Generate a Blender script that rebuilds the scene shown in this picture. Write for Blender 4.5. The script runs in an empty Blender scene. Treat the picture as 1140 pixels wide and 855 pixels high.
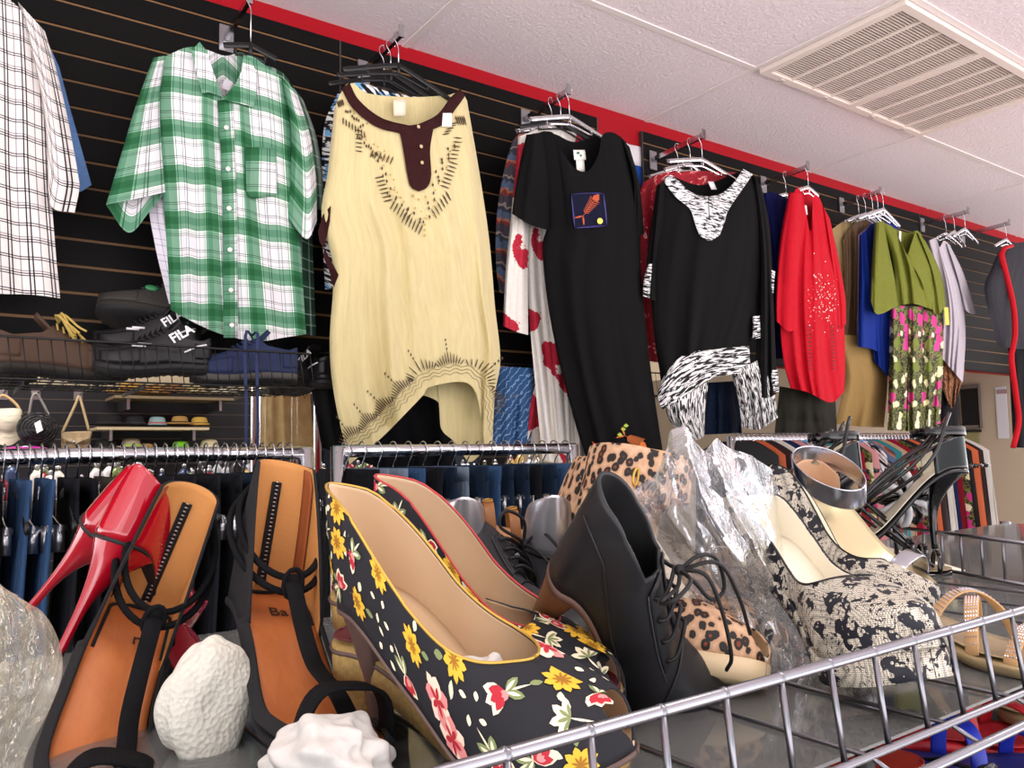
import bpy, math, random
import numpy as np
from mathutils import Vector, Matrix
random.seed(7); rng = np.random.RandomState(11)
S = bpy.context.scene; COL = S.collection
# ---------------------------------------------------------------- camera
F_PX = 890.0; YAW, PIT, ROL = [math.radians(a) for a in (35.14, 4.93, -.97)]; CAMZ = 1.45
_c, _s = math.cos(YAW), math.sin(YAW)
FW = np.array([_s*math.cos(PIT), _c*math.cos(PIT), math.sin(PIT)])
_r = np.array([_c, -_s, 0.0]); _u = np.cross(_r, FW)
RT = math.cos(ROL)*_r + math.sin(ROL)*_u; UP = -math.sin(ROL)*_r + math.cos(ROL)*_u
CC = np.array([0, 0, CAMZ])
cd = bpy.data.cameras.new('camera'); cam = bpy.data.objects.new('camera', cd); COL.objects.link(cam)
cd.sensor_fit = 'HORIZONTAL'; cd.sensor_width = 36; cd.lens = 36*F_PX/1140; cd.clip_start = .02
M3 = Matrix([[RT[i], UP[i], -FW[i]] for i in range(3)])
cam.matrix_world = Matrix.Translation(Vector(CC)) @ M3.to_4x4(); S.camera = cam
# ---------------------------------------------------------------- light
S.view_settings.view_transform = 'Standard'; S.view_settings.look = 'None'
S.view_settings.gamma = 1; S.view_settings.use_curve_mapping = False; S.view_settings.exposure = -0.38
wd = bpy.data.worlds.new('daylight'); S.world = wd; wd.use_nodes = True
_bg = wd.node_tree.nodes['Background']; _bg.inputs[1].default_value = 1.0
# open street front behind the camera: soft sky above the horizon, brighter light added below it to lift the ceiling
_tc = wd.node_tree.nodes.new('ShaderNodeTexCoord'); _sx = wd.node_tree.nodes.new('ShaderNodeSeparateXYZ'); _rp = wd.node_tree.nodes.new('ShaderNodeMapRange')
_mx = wd.node_tree.nodes.new('ShaderNodeMix'); _mx.data_type = 'RGBA'; _rp.inputs[1].default_value = -.04; _rp.inputs[2].default_value = .04
wd.node_tree.links.new(_tc.outputs['Generated'], _sx.inputs[0]); wd.node_tree.links.new(_sx.outputs[2], _rp.inputs[0]); wd.node_tree.links.new(_rp.outputs[0], _mx.inputs[0])
_mx.inputs[6].default_value = (4.6, 4.25, 4.4, 1); _mx.inputs[7].default_value = (1.5, 1.58, 1.65, 1); wd.node_tree.links.new(_mx.outputs[2], _bg.inputs[0])
def area(name, loc, size, power, col=(1, .97, .92), rot=(0, 0, 0)):
    l = bpy.data.lights.new(name, 'AREA'); l.shape = 'RECTANGLE'; l.size, l.size_y = size; l.energy = power; l.color = col
    o = bpy.data.objects.new(name, l); o.location = loc; o.rotation_euler = rot; COL.objects.link(o); return o
for i, (x, y, p) in enumerate([(-.6, .35, 16), (1.6, -.25, 20), (4.4, .45, 30), (7.2, .45, 30), (.3, 4.6, 60), (-1.5, 4.6, 40), (3.2, 4.6, 60)]):
    area('ceiling_troffer_light', (x, y, 2.915), (1.15, .56), p)
# storefront window behind and to the left of the camera
area('storefront_window_light', (-1.8, -2.2, 1.7), (3.0, 1.8), 30, (.93, .96, 1), (math.radians(82), 0, math.radians(-32)))
# ---------------------------------------------------------------- projection helpers (photo pixel -> point on a plane of the place)
def ray(x, y): return FW + RT*((x-570)/F_PX) - UP*((y-427.5)/F_PX)
def at(x, y, Y): d = ray(x, y); return CC + d*(Y/d[1])
def atX(x, y, X): d = ray(x, y); return CC + d*(X/d[0])
def atd(x, y, D): return CC + ray(x, y)*D
def atz(x, y, Z): d = ray(x, y); return CC + d*((Z-CAMZ)/d[2])
# ---------------------------------------------------------------- object helpers
def tag(o, label=None, cat=None, group=None, kind=None):
    if label: o['label'] = label
    if cat: o['category'] = cat
    if group: o['group'] = group
    if kind: o['kind'] = kind
    return o
def thing(name, label, cat, loc=(0, 0, 0), group=None, kind=None):
    o = bpy.data.objects.new(name, None); COL.objects.link(o); o.location = Vector([float(v) for v in loc])
    o.empty_display_size = .05
    return tag(o, label, cat, group, kind)
class MB:
    def __init__(s): s.v = []; s.f = []; s.m = []; s.uv = []
    def add(s, V, F, mat=0, uv=None):
        n = len(s.v); V = np.asarray(V, float)
        s.v += [tuple(p) for p in V]
        s.uv += [tuple(p) for p in (uv if uv is not None else V[:, :2])]
        for f in F: s.f.append(tuple(i+n for i in f)); s.m.append(mat)
    def box(s, a, b, mat=0):
        x0, y0, z0 = a; x1, y1, z1 = b
        V = [(x0,y0,z0),(x1,y0,z0),(x1,y1,z0),(x0,y1,z0),(x0,y0,z1),(x1,y0,z1),(x1,y1,z1),(x0,y1,z1)]
        s.add(V, [(0,3,2,1),(4,5,6,7),(0,1,5,4),(1,2,6,5),(2,3,7,6),(3,0,4,7)], mat, [(p[0], p[2]) for p in V])
    def obox(s, c, ax, ay, az, mat=0):
        c, ax, ay, az = [np.array(v, float) for v in (c, ax, ay, az)]
        V = [c+i*ax+j*ay+k*az for k in (-1, 1) for (i, j) in ((-1,-1),(1,-1),(1,1),(-1,1))]
        s.add(V, [(0,3,2,1),(4,5,6,7),(0,1,5,4),(1,2,6,5),(2,3,7,6),(3,0,4,7)], mat)
    def grid(s, P, mat=0, uv=None, wrapu=False, flip=False):
        P = np.asarray(P, float); nv, nu = P.shape[:2]; F = []
        for j in range(nv-1):
            for i in range(nu if wrapu else nu-1):
                k = (i+1) % nu; q = (j*nu+i, j*nu+k, (j+1)*nu+k, (j+1)*nu+i)
                F.append(q[::-1] if flip else q)
        if uv is not None: uv = np.asarray(uv, float).reshape(-1, 2)
        s.add(P.reshape(-1, 3), F, mat, uv)
    def tube(s, pts, r, n=8, mat=0, closed=False, flat=1.0, up=None, cap=True):
        pts = np.asarray(pts, float); m = len(pts)
        R = np.full(m, r) if np.isscalar(r) else np.asarray(r, float)
        T = np.zeros_like(pts)
        if closed: T = np.roll(pts, -1, 0)-np.roll(pts, 1, 0)
        else: T[1:-1] = pts[2:]-pts[:-2]; T[0] = pts[1]-pts[0]; T[-1] = pts[-1]-pts[-2]
        T /= np.linalg.norm(T, axis=1)[:, None]+1e-12
        nrm = np.array(up if up is not None else ((0, 0, 1) if abs(T[0][2]) < .9 else (1, 0, 0)), float)
        rings = []; L = 0; uv = []
        for i in range(m):
            if up is not None and not closed: nrm = np.array(up, float) if np.ndim(up) == 1 else nrm
            nn = nrm-T[i]*(nrm@T[i]); ln = np.linalg.norm(nn)
            if ln < 1e-6: nn = np.cross(T[i], (0.3, .5, .8)); ln = np.linalg.norm(nn)
            nn /= ln; nrm = nn; b = np.cross(T[i], nn)
            if i: L += np.linalg.norm(pts[i]-pts[i-1])
            a = np.arange(n)*2*math.pi/n
            rings.append(pts[i]+R[i]*(np.cos(a)[:, None]*b+flat*np.sin(a)[:, None]*nn)); uv.append([(k/n, L) for k in range(n)])
        if closed: rings.append(rings[0]); uv.append(uv[0])
        s.grid(rings, mat, uv, True)
        if cap and not closed:
            k = len(s.v); base = k-n*m
            s.f.append(tuple(range(base, base+n))[::-1]); s.m.append(mat)
            s.f.append(tuple(range(k-n, k))); s.m.append(mat)
    def ribbon(s, pts, nrm, w, t, mat=0):
        """flat strap: pts (m,3); nrm (m,3) surface normals; w width; t thickness"""
        pts = np.asarray(pts, float); m = len(pts); nrm = np.asarray(nrm, float)
        if nrm.ndim == 1: nrm = np.tile(nrm, (m, 1))
        W = np.full(m, w) if np.isscalar(w) else np.asarray(w, float)
        T = np.gradient(pts, axis=0); T /= np.linalg.norm(T, axis=1)[:, None]+1e-12
        rings = []; uv = []; L = 0
        for i in range(m):
            b = np.cross(T[i], nrm[i]); b /= np.linalg.norm(b)+1e-12; n_ = np.cross(b, T[i])
            if i: L += np.linalg.norm(pts[i]-pts[i-1])
            h = W[i]/2
            prof = [(-h, -t*.3), (-h*.9, -t/2), (h*.9, -t/2), (h, -t*.3), (h, t*.3), (h*.9, t/2), (-h*.9, t/2), (-h, t*.3)]
            rings.append([pts[i]+b*a+n_*c for a, c in prof]); uv.append([(a, L) for a, c in prof])
        s.grid(rings, mat, uv, True)
        k = len(s.v); base = k-8*m
        s.f.append(tuple(range(base, base+8))[::-1]); s.m.append(mat); s.f.append(tuple(range(k-8, k))); s.m.append(mat)
    def sphere(s, c, r, n=10, mat=0):
        r = np.array([r]*3 if np.isscalar(r) else r, float); P = []
        for j in range(n//2+1):
            th = math.pi*j/(n//2)
            P.append([np.array(c)+r*np.array([math.sin(th)*math.cos(2*math.pi*i/n), math.sin(th)*math.sin(2*math.pi*i/n), math.cos(th)]) for i in range(n)])
        s.grid(P, mat, None, True, True)
    def lathe(s, prof, c=(0, 0, 0), n=24, mat=0, ax=(1, 1)):
        P = [[(c[0]+r*ax[0]*math.cos(2*math.pi*i/n), c[1]+r*ax[1]*math.sin(2*math.pi*i/n), c[2]+z) for i in range(n)] for r, z in prof]
        s.grid(P, mat, None, True)
    def build(s, name, mats, parent=None, smooth=True, local=False, solid=None, solid_mat=0, subs=0, label=None):
        if not isinstance(mats, (list, tuple)): mats = [mats]
        V = np.array(s.v, float).reshape(-1, 3)
        if local: o0 = np.zeros(3)
        elif parent is not None:
            o0 = np.array(parent.location); q = parent
            while q.parent is not None: q = q.parent; o0 = o0+np.array(q.location)
        else: o0 = np.array([V[:, 0].mean(), V[:, 1].mean(), V[:, 2].min()])
        me = bpy.data.meshes.new(name); me.from_pydata([tuple(p) for p in (V-o0)], [], s.f)
        uvl = me.uv_layers.new(name='UVMap'); li = np.zeros(len(me.loops), int); me.loops.foreach_get('vertex_index', li)
        uvl.data.foreach_set('uv', np.array(s.uv, float)[li].ravel())
        me.polygons.foreach_set('material_index', s.m)
        if smooth: me.polygons.foreach_set('use_smooth', [True]*len(me.polygons))
        for m in mats: me.materials.append(m)
        me.update()
        o = bpy.data.objects.new(name, me); COL.objects.link(o)
        if parent is not None: o.parent = parent
        else: o.location = Vector(o0) if not local else (0, 0, 0)
        if solid:
            md = o.modifiers.new('Solidify', 'SOLIDIFY'); md.thickness = abs(solid); md.offset = -1 if solid > 0 else 1
            md.material_offset = solid_mat; md.material_offset_rim = 0
        if subs: md = o.modifiers.new('Subd', 'SUBSURF'); md.levels = md.render_levels = subs
        if label: o['label'] = label
        return o
def copy_tree(o, parent=None):
    c = o.copy(); COL.objects.link(c)
    if parent is not None: c.parent = parent
    for ch in list(o.children): copy_tree(ch, c)
    return c
def catmull(P, n, smooth=True):
    """resample a polyline by arc length through its points"""
    P = np.asarray(P, float)
    if len(P) > 2 and smooth:
        Q = np.vstack([2*P[0]-P[1], P, 2*P[-1]-P[-2]]); out = []
        for i in range(len(P)-1):
            p0, p1, p2, p3 = Q[i:i+4]
            for t in np.linspace(0, 1, 14, endpoint=False):
                out.append(.5*((2*p1)+(-p0+p2)*t+(2*p0-5*p1+4*p2-p3)*t*t+(-p0+3*p1-3*p2+p3)*t**3))
        out.append(P[-1]); P = np.array(out)
    d = np.r_[0, np.cumsum(np.linalg.norm(np.diff(P, axis=0), axis=1))]
    t = np.linspace(0, d[-1], n)
    return np.stack([np.interp(t, d, P[:, k]) for k in range(P.shape[1])], 1)
# ---------------------------------------------------------------- materials
def srgb(c):
    if isinstance(c, str): c = tuple(int(c[i:i+2], 16)/255 for i in (0, 2, 4))
    return tuple((v/12.92 if v <= .04045 else ((v+.055)/1.055)**2.4) for v in c[:3])+(1,)
class NT:
    def __init__(s, name):
        s.m = bpy.data.materials.new(name); s.m.use_nodes = True; s.t = s.m.node_tree
        s.b = s.t.nodes['Principled BSDF']; s._uv = None; s._ob = None
    def n(s, typ, **kw):
        x = s.t.nodes.new(typ)
        for k, v in kw.items(): setattr(x, k, v)
        return x
    def link(s, a, b): s.t.links.new(a, b)
    def put(s, sock, v):
        if isinstance(v, (int, float)): sock.default_value = v
        elif isinstance(v, tuple): sock.default_value = v
        else: s.link(v, sock)
    def uv(s):
        if s._uv is None: s._uv = s.n('ShaderNodeTexCoord').outputs['UV']
        return s._uv
    def ob(s):
        if s._ob is None: s._ob = s.n('ShaderNodeTexCoord').outputs['Object']
        return s._ob
    def math(s, op, a, b=0.0):
        x = s.n('ShaderNodeMath', operation=op); s.put(x.inputs[0], a); s.put(x.inputs[1], b); return x.outputs[0]
    def mapping(s, v, scale=(1, 1, 1), loc=(0, 0, 0), rot=(0, 0, 0)):
        x = s.n('ShaderNodeMapping'); s.link(v, x.inputs[0]); x.inputs['Scale'].default_value = scale
        x.inputs['Location'].default_value = loc; x.inputs['Rotation'].default_value = rot; return x.outputs[0]
    def noise(s, v, scale, detail=2, rough=.5, dist=0, out='Fac'):
        x = s.n('ShaderNodeTexNoise'); s.link(v, x.inputs['Vector']); x.inputs['Scale'].default_value = scale
        x.inputs['Detail'].default_value = detail; x.inputs['Roughness'].default_value = rough; x.inputs['Distortion'].default_value = dist
        return x.outputs[out]
    def vor(s, v, scale, feature='F1', out='Distance', rand=1.0):
        x = s.n('ShaderNodeTexVoronoi', feature=feature); s.link(v, x.inputs['Vector']); x.inputs['Scale'].default_value = scale
        x.inputs['Randomness'].default_value = rand; return x.outputs[out]
    def wave(s, v, scale, dist=2, detail=2, dscale=1, bands='X'):
        x = s.n('ShaderNodeTexWave'); x.bands_direction = bands; s.link(v, x.inputs['Vector']); x.inputs['Scale'].default_value = scale
        x.inputs['Distortion'].default_value = dist; x.inputs['Detail'].default_value = detail; x.inputs['Detail Scale'].default_value = dscale
        return x.outputs['Fac']
    def ramp(s, fac, stops, mode='CONSTANT'):
        x = s.n('ShaderNodeValToRGB'); cr = x.color_ramp; cr.interpolation = mode
        for i, (p, c) in enumerate(stops):
            e = cr.elements[i] if i < 1 else (cr.elements[1] if i == 1 else cr.elements.new(p))
            e.position = p; e.color = srgb(c)
        if len(stops) == 1: cr.elements.remove(cr.elements[1])
        s.link(fac, x.inputs[0]); return x.outputs[0]
    def mix(s, fac, a, b, typ='MIX'):
        x = s.n('ShaderNodeMix', data_type='RGBA', blend_type=typ); s.put(x.inputs[0], fac)
        for sk, v in ((x.inputs[6], a), (x.inputs[7], b)): s.put(sk, srgb(v) if isinstance(v, str) else v)
        return x.outputs[2]
    def bump(s, h, strength=.3, dist=.002):
        x = s.n('ShaderNodeBump'); x.inputs['Strength'].default_value = strength; x.inputs['Distance'].default_value = dist
        s.link(h, x.inputs['Height']); s.link(x.outputs[0], s.b.inputs['Normal'])
    def fin(s, col=None, rough=.6, metal=0, spec=.5, sheen=0, coat=0, trans=0, ior=1.45, emis=0):
        if col is not None: s.put(s.b.inputs['Base Color'], srgb(col) if isinstance(col, str) else col)
        s.put(s.b.inputs['Roughness'], rough); s.b.inputs['Metallic'].default_value = metal
        s.b.inputs['Specular IOR Level'].default_value = spec; s.b.inputs['Coat Weight'].default_value = coat
        s.b.inputs['Coat Roughness'].default_value = .05
        s.b.inputs['Sheen Weight'].default_value = sheen; s.b.inputs['Transmission Weight'].default_value = trans; s.b.inputs['IOR'].default_value = ior
        return s.m
MATS = {}
def plain(col, rough=.6, metal=0, spec=.5, coat=0, sheen=0, bump=None, name=None):
    k = (col, rough, metal, spec, coat, sheen, bump)
    if k not in MATS:
        t = NT(name or 'm_'+str(len(MATS)))
        if bump: t.bump(t.noise(t.ob(), bump[0], 3), bump[1], bump[2] if len(bump) > 2 else .002)
        # a slight unevenness of tone, as any real surface has
        c = t.mix(t.noise(t.ob(), 23, 2), col, col) if False else col
        MATS[k] = t.fin(c, rough, metal, spec, sheen, coat)
    return MATS[k]
def fabric(col, col2=None, rough=.85, scale=900, bs=.15, sheen=.0, wr=12, wrs=.25):
    k = ('fab', col, col2, rough, scale, wr)
    if k not in MATS:
        t = NT('fabric_'+str(len(MATS))); uv = t.uv()
        h = t.math('ADD', t.math('MULTIPLY', t.noise(t.mapping(uv, (1, .25, 1)), wr, 3, .5, .6), 8.0), t.math('MULTIPLY', t.noise(uv, scale, 1), .25))
        t.bump(h, wrs+bs, .0025)
        c = t.mix(t.noise(uv, 60, 3), col, col2 or col)
        MATS[k] = t.fin(c, rough, 0, .12, sheen)
    return MATS[k]
def plaid(name, uf, vf, pu, pv, rough=.85, rot=0, mul=False):
    t = NT(name); uv = t.mapping(t.uv(), (1, 1, 1), (0, 0, 0), (0, 0, rot))
    sp = t.n('ShaderNodeSeparateXYZ'); t.link(uv, sp.inputs[0])
    a = t.ramp(t.math('FRACT', t.math('MULTIPLY', sp.outputs[0], 1/pu)), uf)
    b = t.ramp(t.math('FRACT', t.math('MULTIPLY', sp.outputs[1], 1/pv)), vf)
    c = t.mix(1.0, a, b, 'MULTIPLY') if mul else t.mix(.5, a, b)
    h = t.noise(t.mapping(t.uv(), (1, .3, 1)), 14, 3, .5, .6); t.bump(h, .35, .012)
    return t.fin(c, rough, 0, .2)
CHROME = plain('c9cace', .16, 1); CHROME2 = plain('b4b5b8', .28, 1); BLKPL = plain('141414', .35); BLKWIRE = plain('0d0d0d', .4)
def _clear():
    t = NT('clear_plastic'); nt = t.t; out = nt.nodes['Material Output']; nt.nodes.remove(t.b)
    tr = t.n('ShaderNodeBsdfTransparent'); tr.inputs[0].default_value = (.93, .95, .96, 1); gl = t.n('ShaderNodeBsdfGlossy'); gl.inputs['Roughness'].default_value = .08
    gl.inputs['Color'].default_value = (.95, .97, 1, 1)
    fr = t.n('ShaderNodeFresnel'); fr.inputs[0].default_value = 1.55; m = t.n('ShaderNodeMixShader')
    f = t.math('ADD', t.math('MULTIPLY', fr.outputs[0], .9), .03); f2 = t.math('MINIMUM', f, 1.0)
    t.link(f2, m.inputs[0]); t.link(tr.outputs[0], m.inputs[1]); t.link(gl.outputs[0], m.inputs[2]); t.link(m.outputs[0], out.inputs[0]); return t.m
CLEAR = _clear()
def film(name, haze=.18, tint=(.97, .98, 1, 1), hz=(.85, .87, .9, 1), bscale=18, bstr=.6, tr_col=(.97, .98, .99, 1), gloss=.25):
    """thin crumpled polythene: part clear, part milky, glossy where it catches the lamps"""
    t = NT(name); nt = t.t; out = nt.nodes['Material Output']; nt.nodes.remove(t.b)
    h = t.vor(t.mapping(t.ob(), (1, 1, .55)), bscale, 'SMOOTH_F1'); h2 = t.noise(t.ob(), bscale*2.2, 3, .6, 1.2)
    bp = t.n('ShaderNodeBump'); bp.inputs['Strength'].default_value = bstr; bp.inputs['Distance'].default_value = .01
    t.link(t.math('ADD', h, t.math('MULTIPLY', h2, .6)), bp.inputs['Height'])
    tr = t.n('ShaderNodeBsdfTransparent'); tr.inputs[0].default_value = tr_col
    gl = t.n('ShaderNodeBsdfGlossy'); gl.inputs['Roughness'].default_value = .16; gl.inputs['Color'].default_value = tint; t.link(bp.outputs[0], gl.inputs['Normal'])
    df = t.n('ShaderNodeBsdfDiffuse'); df.inputs['Color'].default_value = hz; t.link(bp.outputs[0], df.inputs['Normal'])
    tl = t.n('ShaderNodeBsdfTranslucent'); tl.inputs['Color'].default_value = hz
    dm = t.n('ShaderNodeMixShader'); dm.inputs[0].default_value = .4; t.link(df.outputs[0], dm.inputs[1]); t.link(tl.outputs[0], dm.inputs[2])
    m1 = t.n('ShaderNodeMixShader'); t.link(t.math('MULTIPLY', t.math('POWER', t.noise(t.ob(), bscale*.8, 4, .6, 1.5), 2.4), haze*4), m1.inputs[0])
    t.link(tr.outputs[0], m1.inputs[1]); t.link(dm.outputs[0], m1.inputs[2])
    fr = t.n('ShaderNodeFresnel'); fr.inputs[0].default_value = 1.4; t.link(bp.outputs[0], fr.inputs['Normal'])
    m2 = t.n('ShaderNodeMixShader'); t.link(t.math('MINIMUM', t.math('ADD', t.math('MULTIPLY', fr.outputs[0], gloss*2.2), .01), 1.0), m2.inputs[0])
    t.link(m1.outputs[0], m2.inputs[1]); t.link(gl.outputs[0], m2.inputs[2]); t.link(m2.outputs[0], out.inputs[0]); return t.m
def text_mb(txt, size, depth, origin, ex, ey, mb, mat=0, bold=0.0, warp=None):
    """letters as solid mesh laid along ex/ey"""
    cu = bpy.data.curves.new('t', 'FONT'); cu.body = txt; cu.size = size; cu.extrude = depth; cu.offset = bold; cu.resolution_u = 3
    cu.align_x = 'CENTER'; cu.align_y = 'CENTER'
    o = bpy.data.objects.new('t', cu); COL.objects.link(o)
    dg = bpy.context.evaluated_depsgraph_get(); me = bpy.data.meshes.new_from_object(o.evaluated_get(dg))
    ex, ey = np.array(ex, float), np.array(ey, float); ez = np.cross(ex, ey)
    V = np.array([v.co[:] for v in me.vertices]); W = V[:, :1]*ex+V[:, 1:2]*ey+V[:, 2:]*ez+np.array(origin)
    if warp: W = np.array([warp(p) for p in W])
    mb.add(W, [tuple(p.vertices) for p in me.polygons], mat)
    bpy.data.objects.remove(o); bpy.data.curves.remove(cu); bpy.data.meshes.remove(me)
# ================================================================ THE ROOM
WY = 2.49; CEIL = 2.934
def struct(name, mb, mats, label=None, smooth=False, cat='structure'):
    o = mb.build(name, mats, None, smooth); return tag(o, label, cat, None, 'structure')
t = NT('ceiling_tile'); n1 = t.noise(t.ob(), 105, 4, .65, .4); n2 = t.vor(t.mapping(t.ob(), (1, 1, 1)), 75, 'F1')
t.bump(t.math('ADD', n1, t.math('MULTIPLY', n2, .5)), .45, .008)
TILE = t.fin(t.mix(t.math('MULTIPLY', n1, 1.0), 'dccfd2', 'f1e6e6'), .92, 0, .1)
TBAR = plain('e2d8d4', .6)
mb = MB(); mb.box((-4, -4, CEIL), (12, 9, CEIL+.05)); struct('ceiling', mb, TILE, 'pale stippled drop ceiling of rectangular tiles', cat='ceiling')
mb = MB()
for k in range(-4, 9): mb.box((1.307+1.222*k-.012, -4, CEIL-.004), (1.307+1.222*k+.012, 9, CEIL+.001))
for k in range(-7, 12):
    y = 1.905-.611*k
    if abs(y-1.905) < .01 or y < 1.9 and y > -3: mb.box((-4, y-.012, CEIL-.0045), (12, y+.012, CEIL+.001))
for k in range(1, 9): mb.box((-4, 2.516+.611*k-.012, CEIL-.0045), (12, 2.516+.611*k+.012, CEIL+.001))
struct('trim_1', mb, TBAR, 'metal grid of thin bars between the ceiling tiles', cat='trim')
mb = MB(); mb.box((-4, -1.0, -.05), (12, 9, 0)); t = NT('floor_tile'); struct('floor', mb, t.fin(t.mix(t.noise(t.ob(), 9, 4), '8d857a', 'a89f92'), .5), 'grey brown shop floor', cat='floor')
# return-air grille in the ceiling
v = thing('ceiling_vent', 'large square-slotted return air grille set into the ceiling in two halves', 'vent', (3.14, 1.62, CEIL-.02))
GR = plain('e0d3c9', .55); GRD = plain('a0948c', .7); X0, X1, Y0, Y1 = 2.545, 3.715, 1.31, 1.895
mb = MB(); zz = CEIL-.022
for a, b in (((X0, Y0), (X1, Y0+.03)), ((X0, Y1-.03), (X1, Y1)), ((X0, Y0+.03), (X0+.03, Y1-.03)), ((X1-.03, Y0+.03), (X1, Y1-.03)), ((3.11, Y0+.03), (3.15, Y1-.03))):
    mb.box((a[0], a[1], zz), (b[0], b[1], CEIL-.002))
mb.build('grille_frame', GR, v, False)
mb = MB(); mb.box((X0+.01, Y0+.01, CEIL-.004), (X1-.01, Y1-.01, CEIL-.001)); mb.build('duct_backing', GRD, v, False)
for (xa, xb) in ((X0+.03, 3.11), (3.15, X1-.03)):
    mb = MB(); n = 44
    for i in range(n):
        y = Y0+.035+(Y1-Y0-.07)*i/(n-1); x = 0
        mb.obox(((xa+xb)/2, y, CEIL-.012), ((xb-xa)/2, 0, 0), (0, .0036, .0014), (0, 0, .0012))
    for i in range(1, 4):
        x = xa+(xb-xa)*i/4; mb.box((x-.003, Y0+.03, CEIL-.02), (x+.003, Y1-.03, CEIL-.008))
    mb.build('louver_panel', GR, v, False)
for xx in (2.66, 2.95, 3.3, 3.56):
    mb = MB(); mb.box((xx-.012, Y1-.022, zz-.006), (xx+.012, Y1-.01, zz+.002)); mb.build('latch', plain('b9aea8', .5), v, False)
# red wall above and between the slat panels
RED = NT('red_paint'); RED = RED.fin('9c0d1a', .6, 0, .2)
mb = MB(); mb.box((-4, WY+.012, 1.722), (2.35, WY+.10, CEIL)); mb.box((2.35, WY+.012, 1.865), (3.7, WY+.10, CEIL)); mb.box((3.7, WY+.012, 1.935), (6.4, WY+.10, CEIL)); struct('wall_back', mb, RED, 'red painted wall behind the black slat panels, seen as a strip at the top', cat='wall')
SLB = plain('0e0d0d', .5, 0, .14, bump=(240, .08)); SLG = plain('8a6a45', .6)
def slat_panel(name, x0, x1, z0, z1, y=WY, y2=None, pitch=.0756, zref=2.7453, label='', slot='7d5d3b', face=None, kind='structure'):
    """horizontal boards with a shadowed slot and raw brown edge between each"""
    mb = MB(); k = 0; z = zref
    while z < z1: z += pitch
    edges = [z1]
    z -= pitch
    while z > z0+.01: edges.append(z); z -= pitch
    edges.append(z0)
    for a, b in zip(edges[:-1], edges[1:]):
        top = a-(.0 if a == z1 else .0045); bot = b+.0045
        if top-bot > .004: mb.box((x0, y-.006, bot), (x1, y+.006, top), 0)
    for e in edges[1:-1]:
        mb.box((x0, y+.001, e-.0045), (x1, y+.0055, e+.0045), 1)
        mb.box((x0, y-.0035, e-.0045), (x1, y+.003, e-.0022), 1)
    mb.box((x0, y+.005, z0), (x1, y+.011, z1), 0)
    o = mb.build(name, [face or SLB, plain(slot, .6)], None, False); tag(o, label, 'slatwall', None, kind); return o
slat_panel('wall_slatwall', -1.4, 1.048, 1.72, 2.872, label='black slatwall panel with brown grooves behind the plaid shirts')
slat_panel('wall_slatwall', 1.052, 2.212, 1.72, 2.872, label='black slatwall panel behind the cream kaftan, left of the red gap')
slat_panel('wall_slatwall', 2.482, 3.70, 1.86, 2.872, label='black slatwall panel behind the zebra trimmed tunic, right of the red gap')
slat_panel('wall_slatwall', 3.704, 4.828, 1.93, 2.872, label='black slatwall panel behind the olive blouse')
slat_panel('wall_slatwall', 4.832, 6.4, 1.93, 2.872, label='black slatwall panel at the far right behind the grey tee')
for x in (1.05, 2.214, 2.480, 4.83):
    mb = MB(); mb.box((x-.003, WY-.009, 1.75 if x < 2.4 else 1.93), (x+.003, WY+.01, 2.872)); struct('trim_2', mb, plain('3a3431', .4), 'thin joint strip between slat panels', cat='trim')
# poster in the red gap
p = thing('wall_flag', 'small white and blue banner pinned in the red gap between slat panels', 'banner', at(709, 185, WY))
mb = MB(); a = at(702, 166, WY+.006); b = at(718, 186, WY+.006)
P = [[(2.30+.18*i/6, WY+.004+.003*math.sin(i*2), 2.80-.09*j/3) for i in range(7)] for j in range(4)]; mb.grid(P); mb.build('white_stripe', fabric('e6e4e6'), p, solid=.001)
mb = MB(); P = [[(2.30+.18*i/6, WY+.004+.003*math.sin(i*2), 2.71-.09*j/3) for i in range(7)] for j in range(4)]; mb.grid(P); mb.build('blue_stripe', fabric('1f52a8'), p, solid=.001)
# floor-to-soffit: back room seen under the slatwall
BW = 6.9
mb = MB(); mb.box((-4, BW+.02, 0), (12, BW+.1, CEIL)); struct('wall_far', mb, plain('e2d5b4', .7), 'cream wall of the back room above its slat panels', cat='wall')
ztop = float(at(100, 431, BW)[2])
slat_panel('wall_far_slatwall', -4, 4.9, .1, ztop, BW, pitch=.1, zref=ztop-.1, slot='6b6156', face=plain('1d1c22', .5), label='dark slatwall along the far wall holding hats and handbags')
mb = MB(); a = at(215, 440, 6.7); mb.box((2.75, 6.2, 0), (2.8, 6.86, ztop-.05)); mb.box((2.85, 6.1, 0), (3.9, 6.15, 1.78)); struct('trim_3', mb, plain('2b3240', .6), 'dark blue partition beside the hats', cat='trim')
# right end wall of the opening: beige, with mirror and posters
mb = MB(); mb.box((6.2, 2.3, 0), (6.28, 6.9, 2.2)); mb.box((4.6, 3.1, 0), (7.5, 3.18, 2.3)); struct('wall_right', mb, plain('b9aa95', .7), 'beige wall beyond the far end of the racks', cat='wall')
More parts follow.
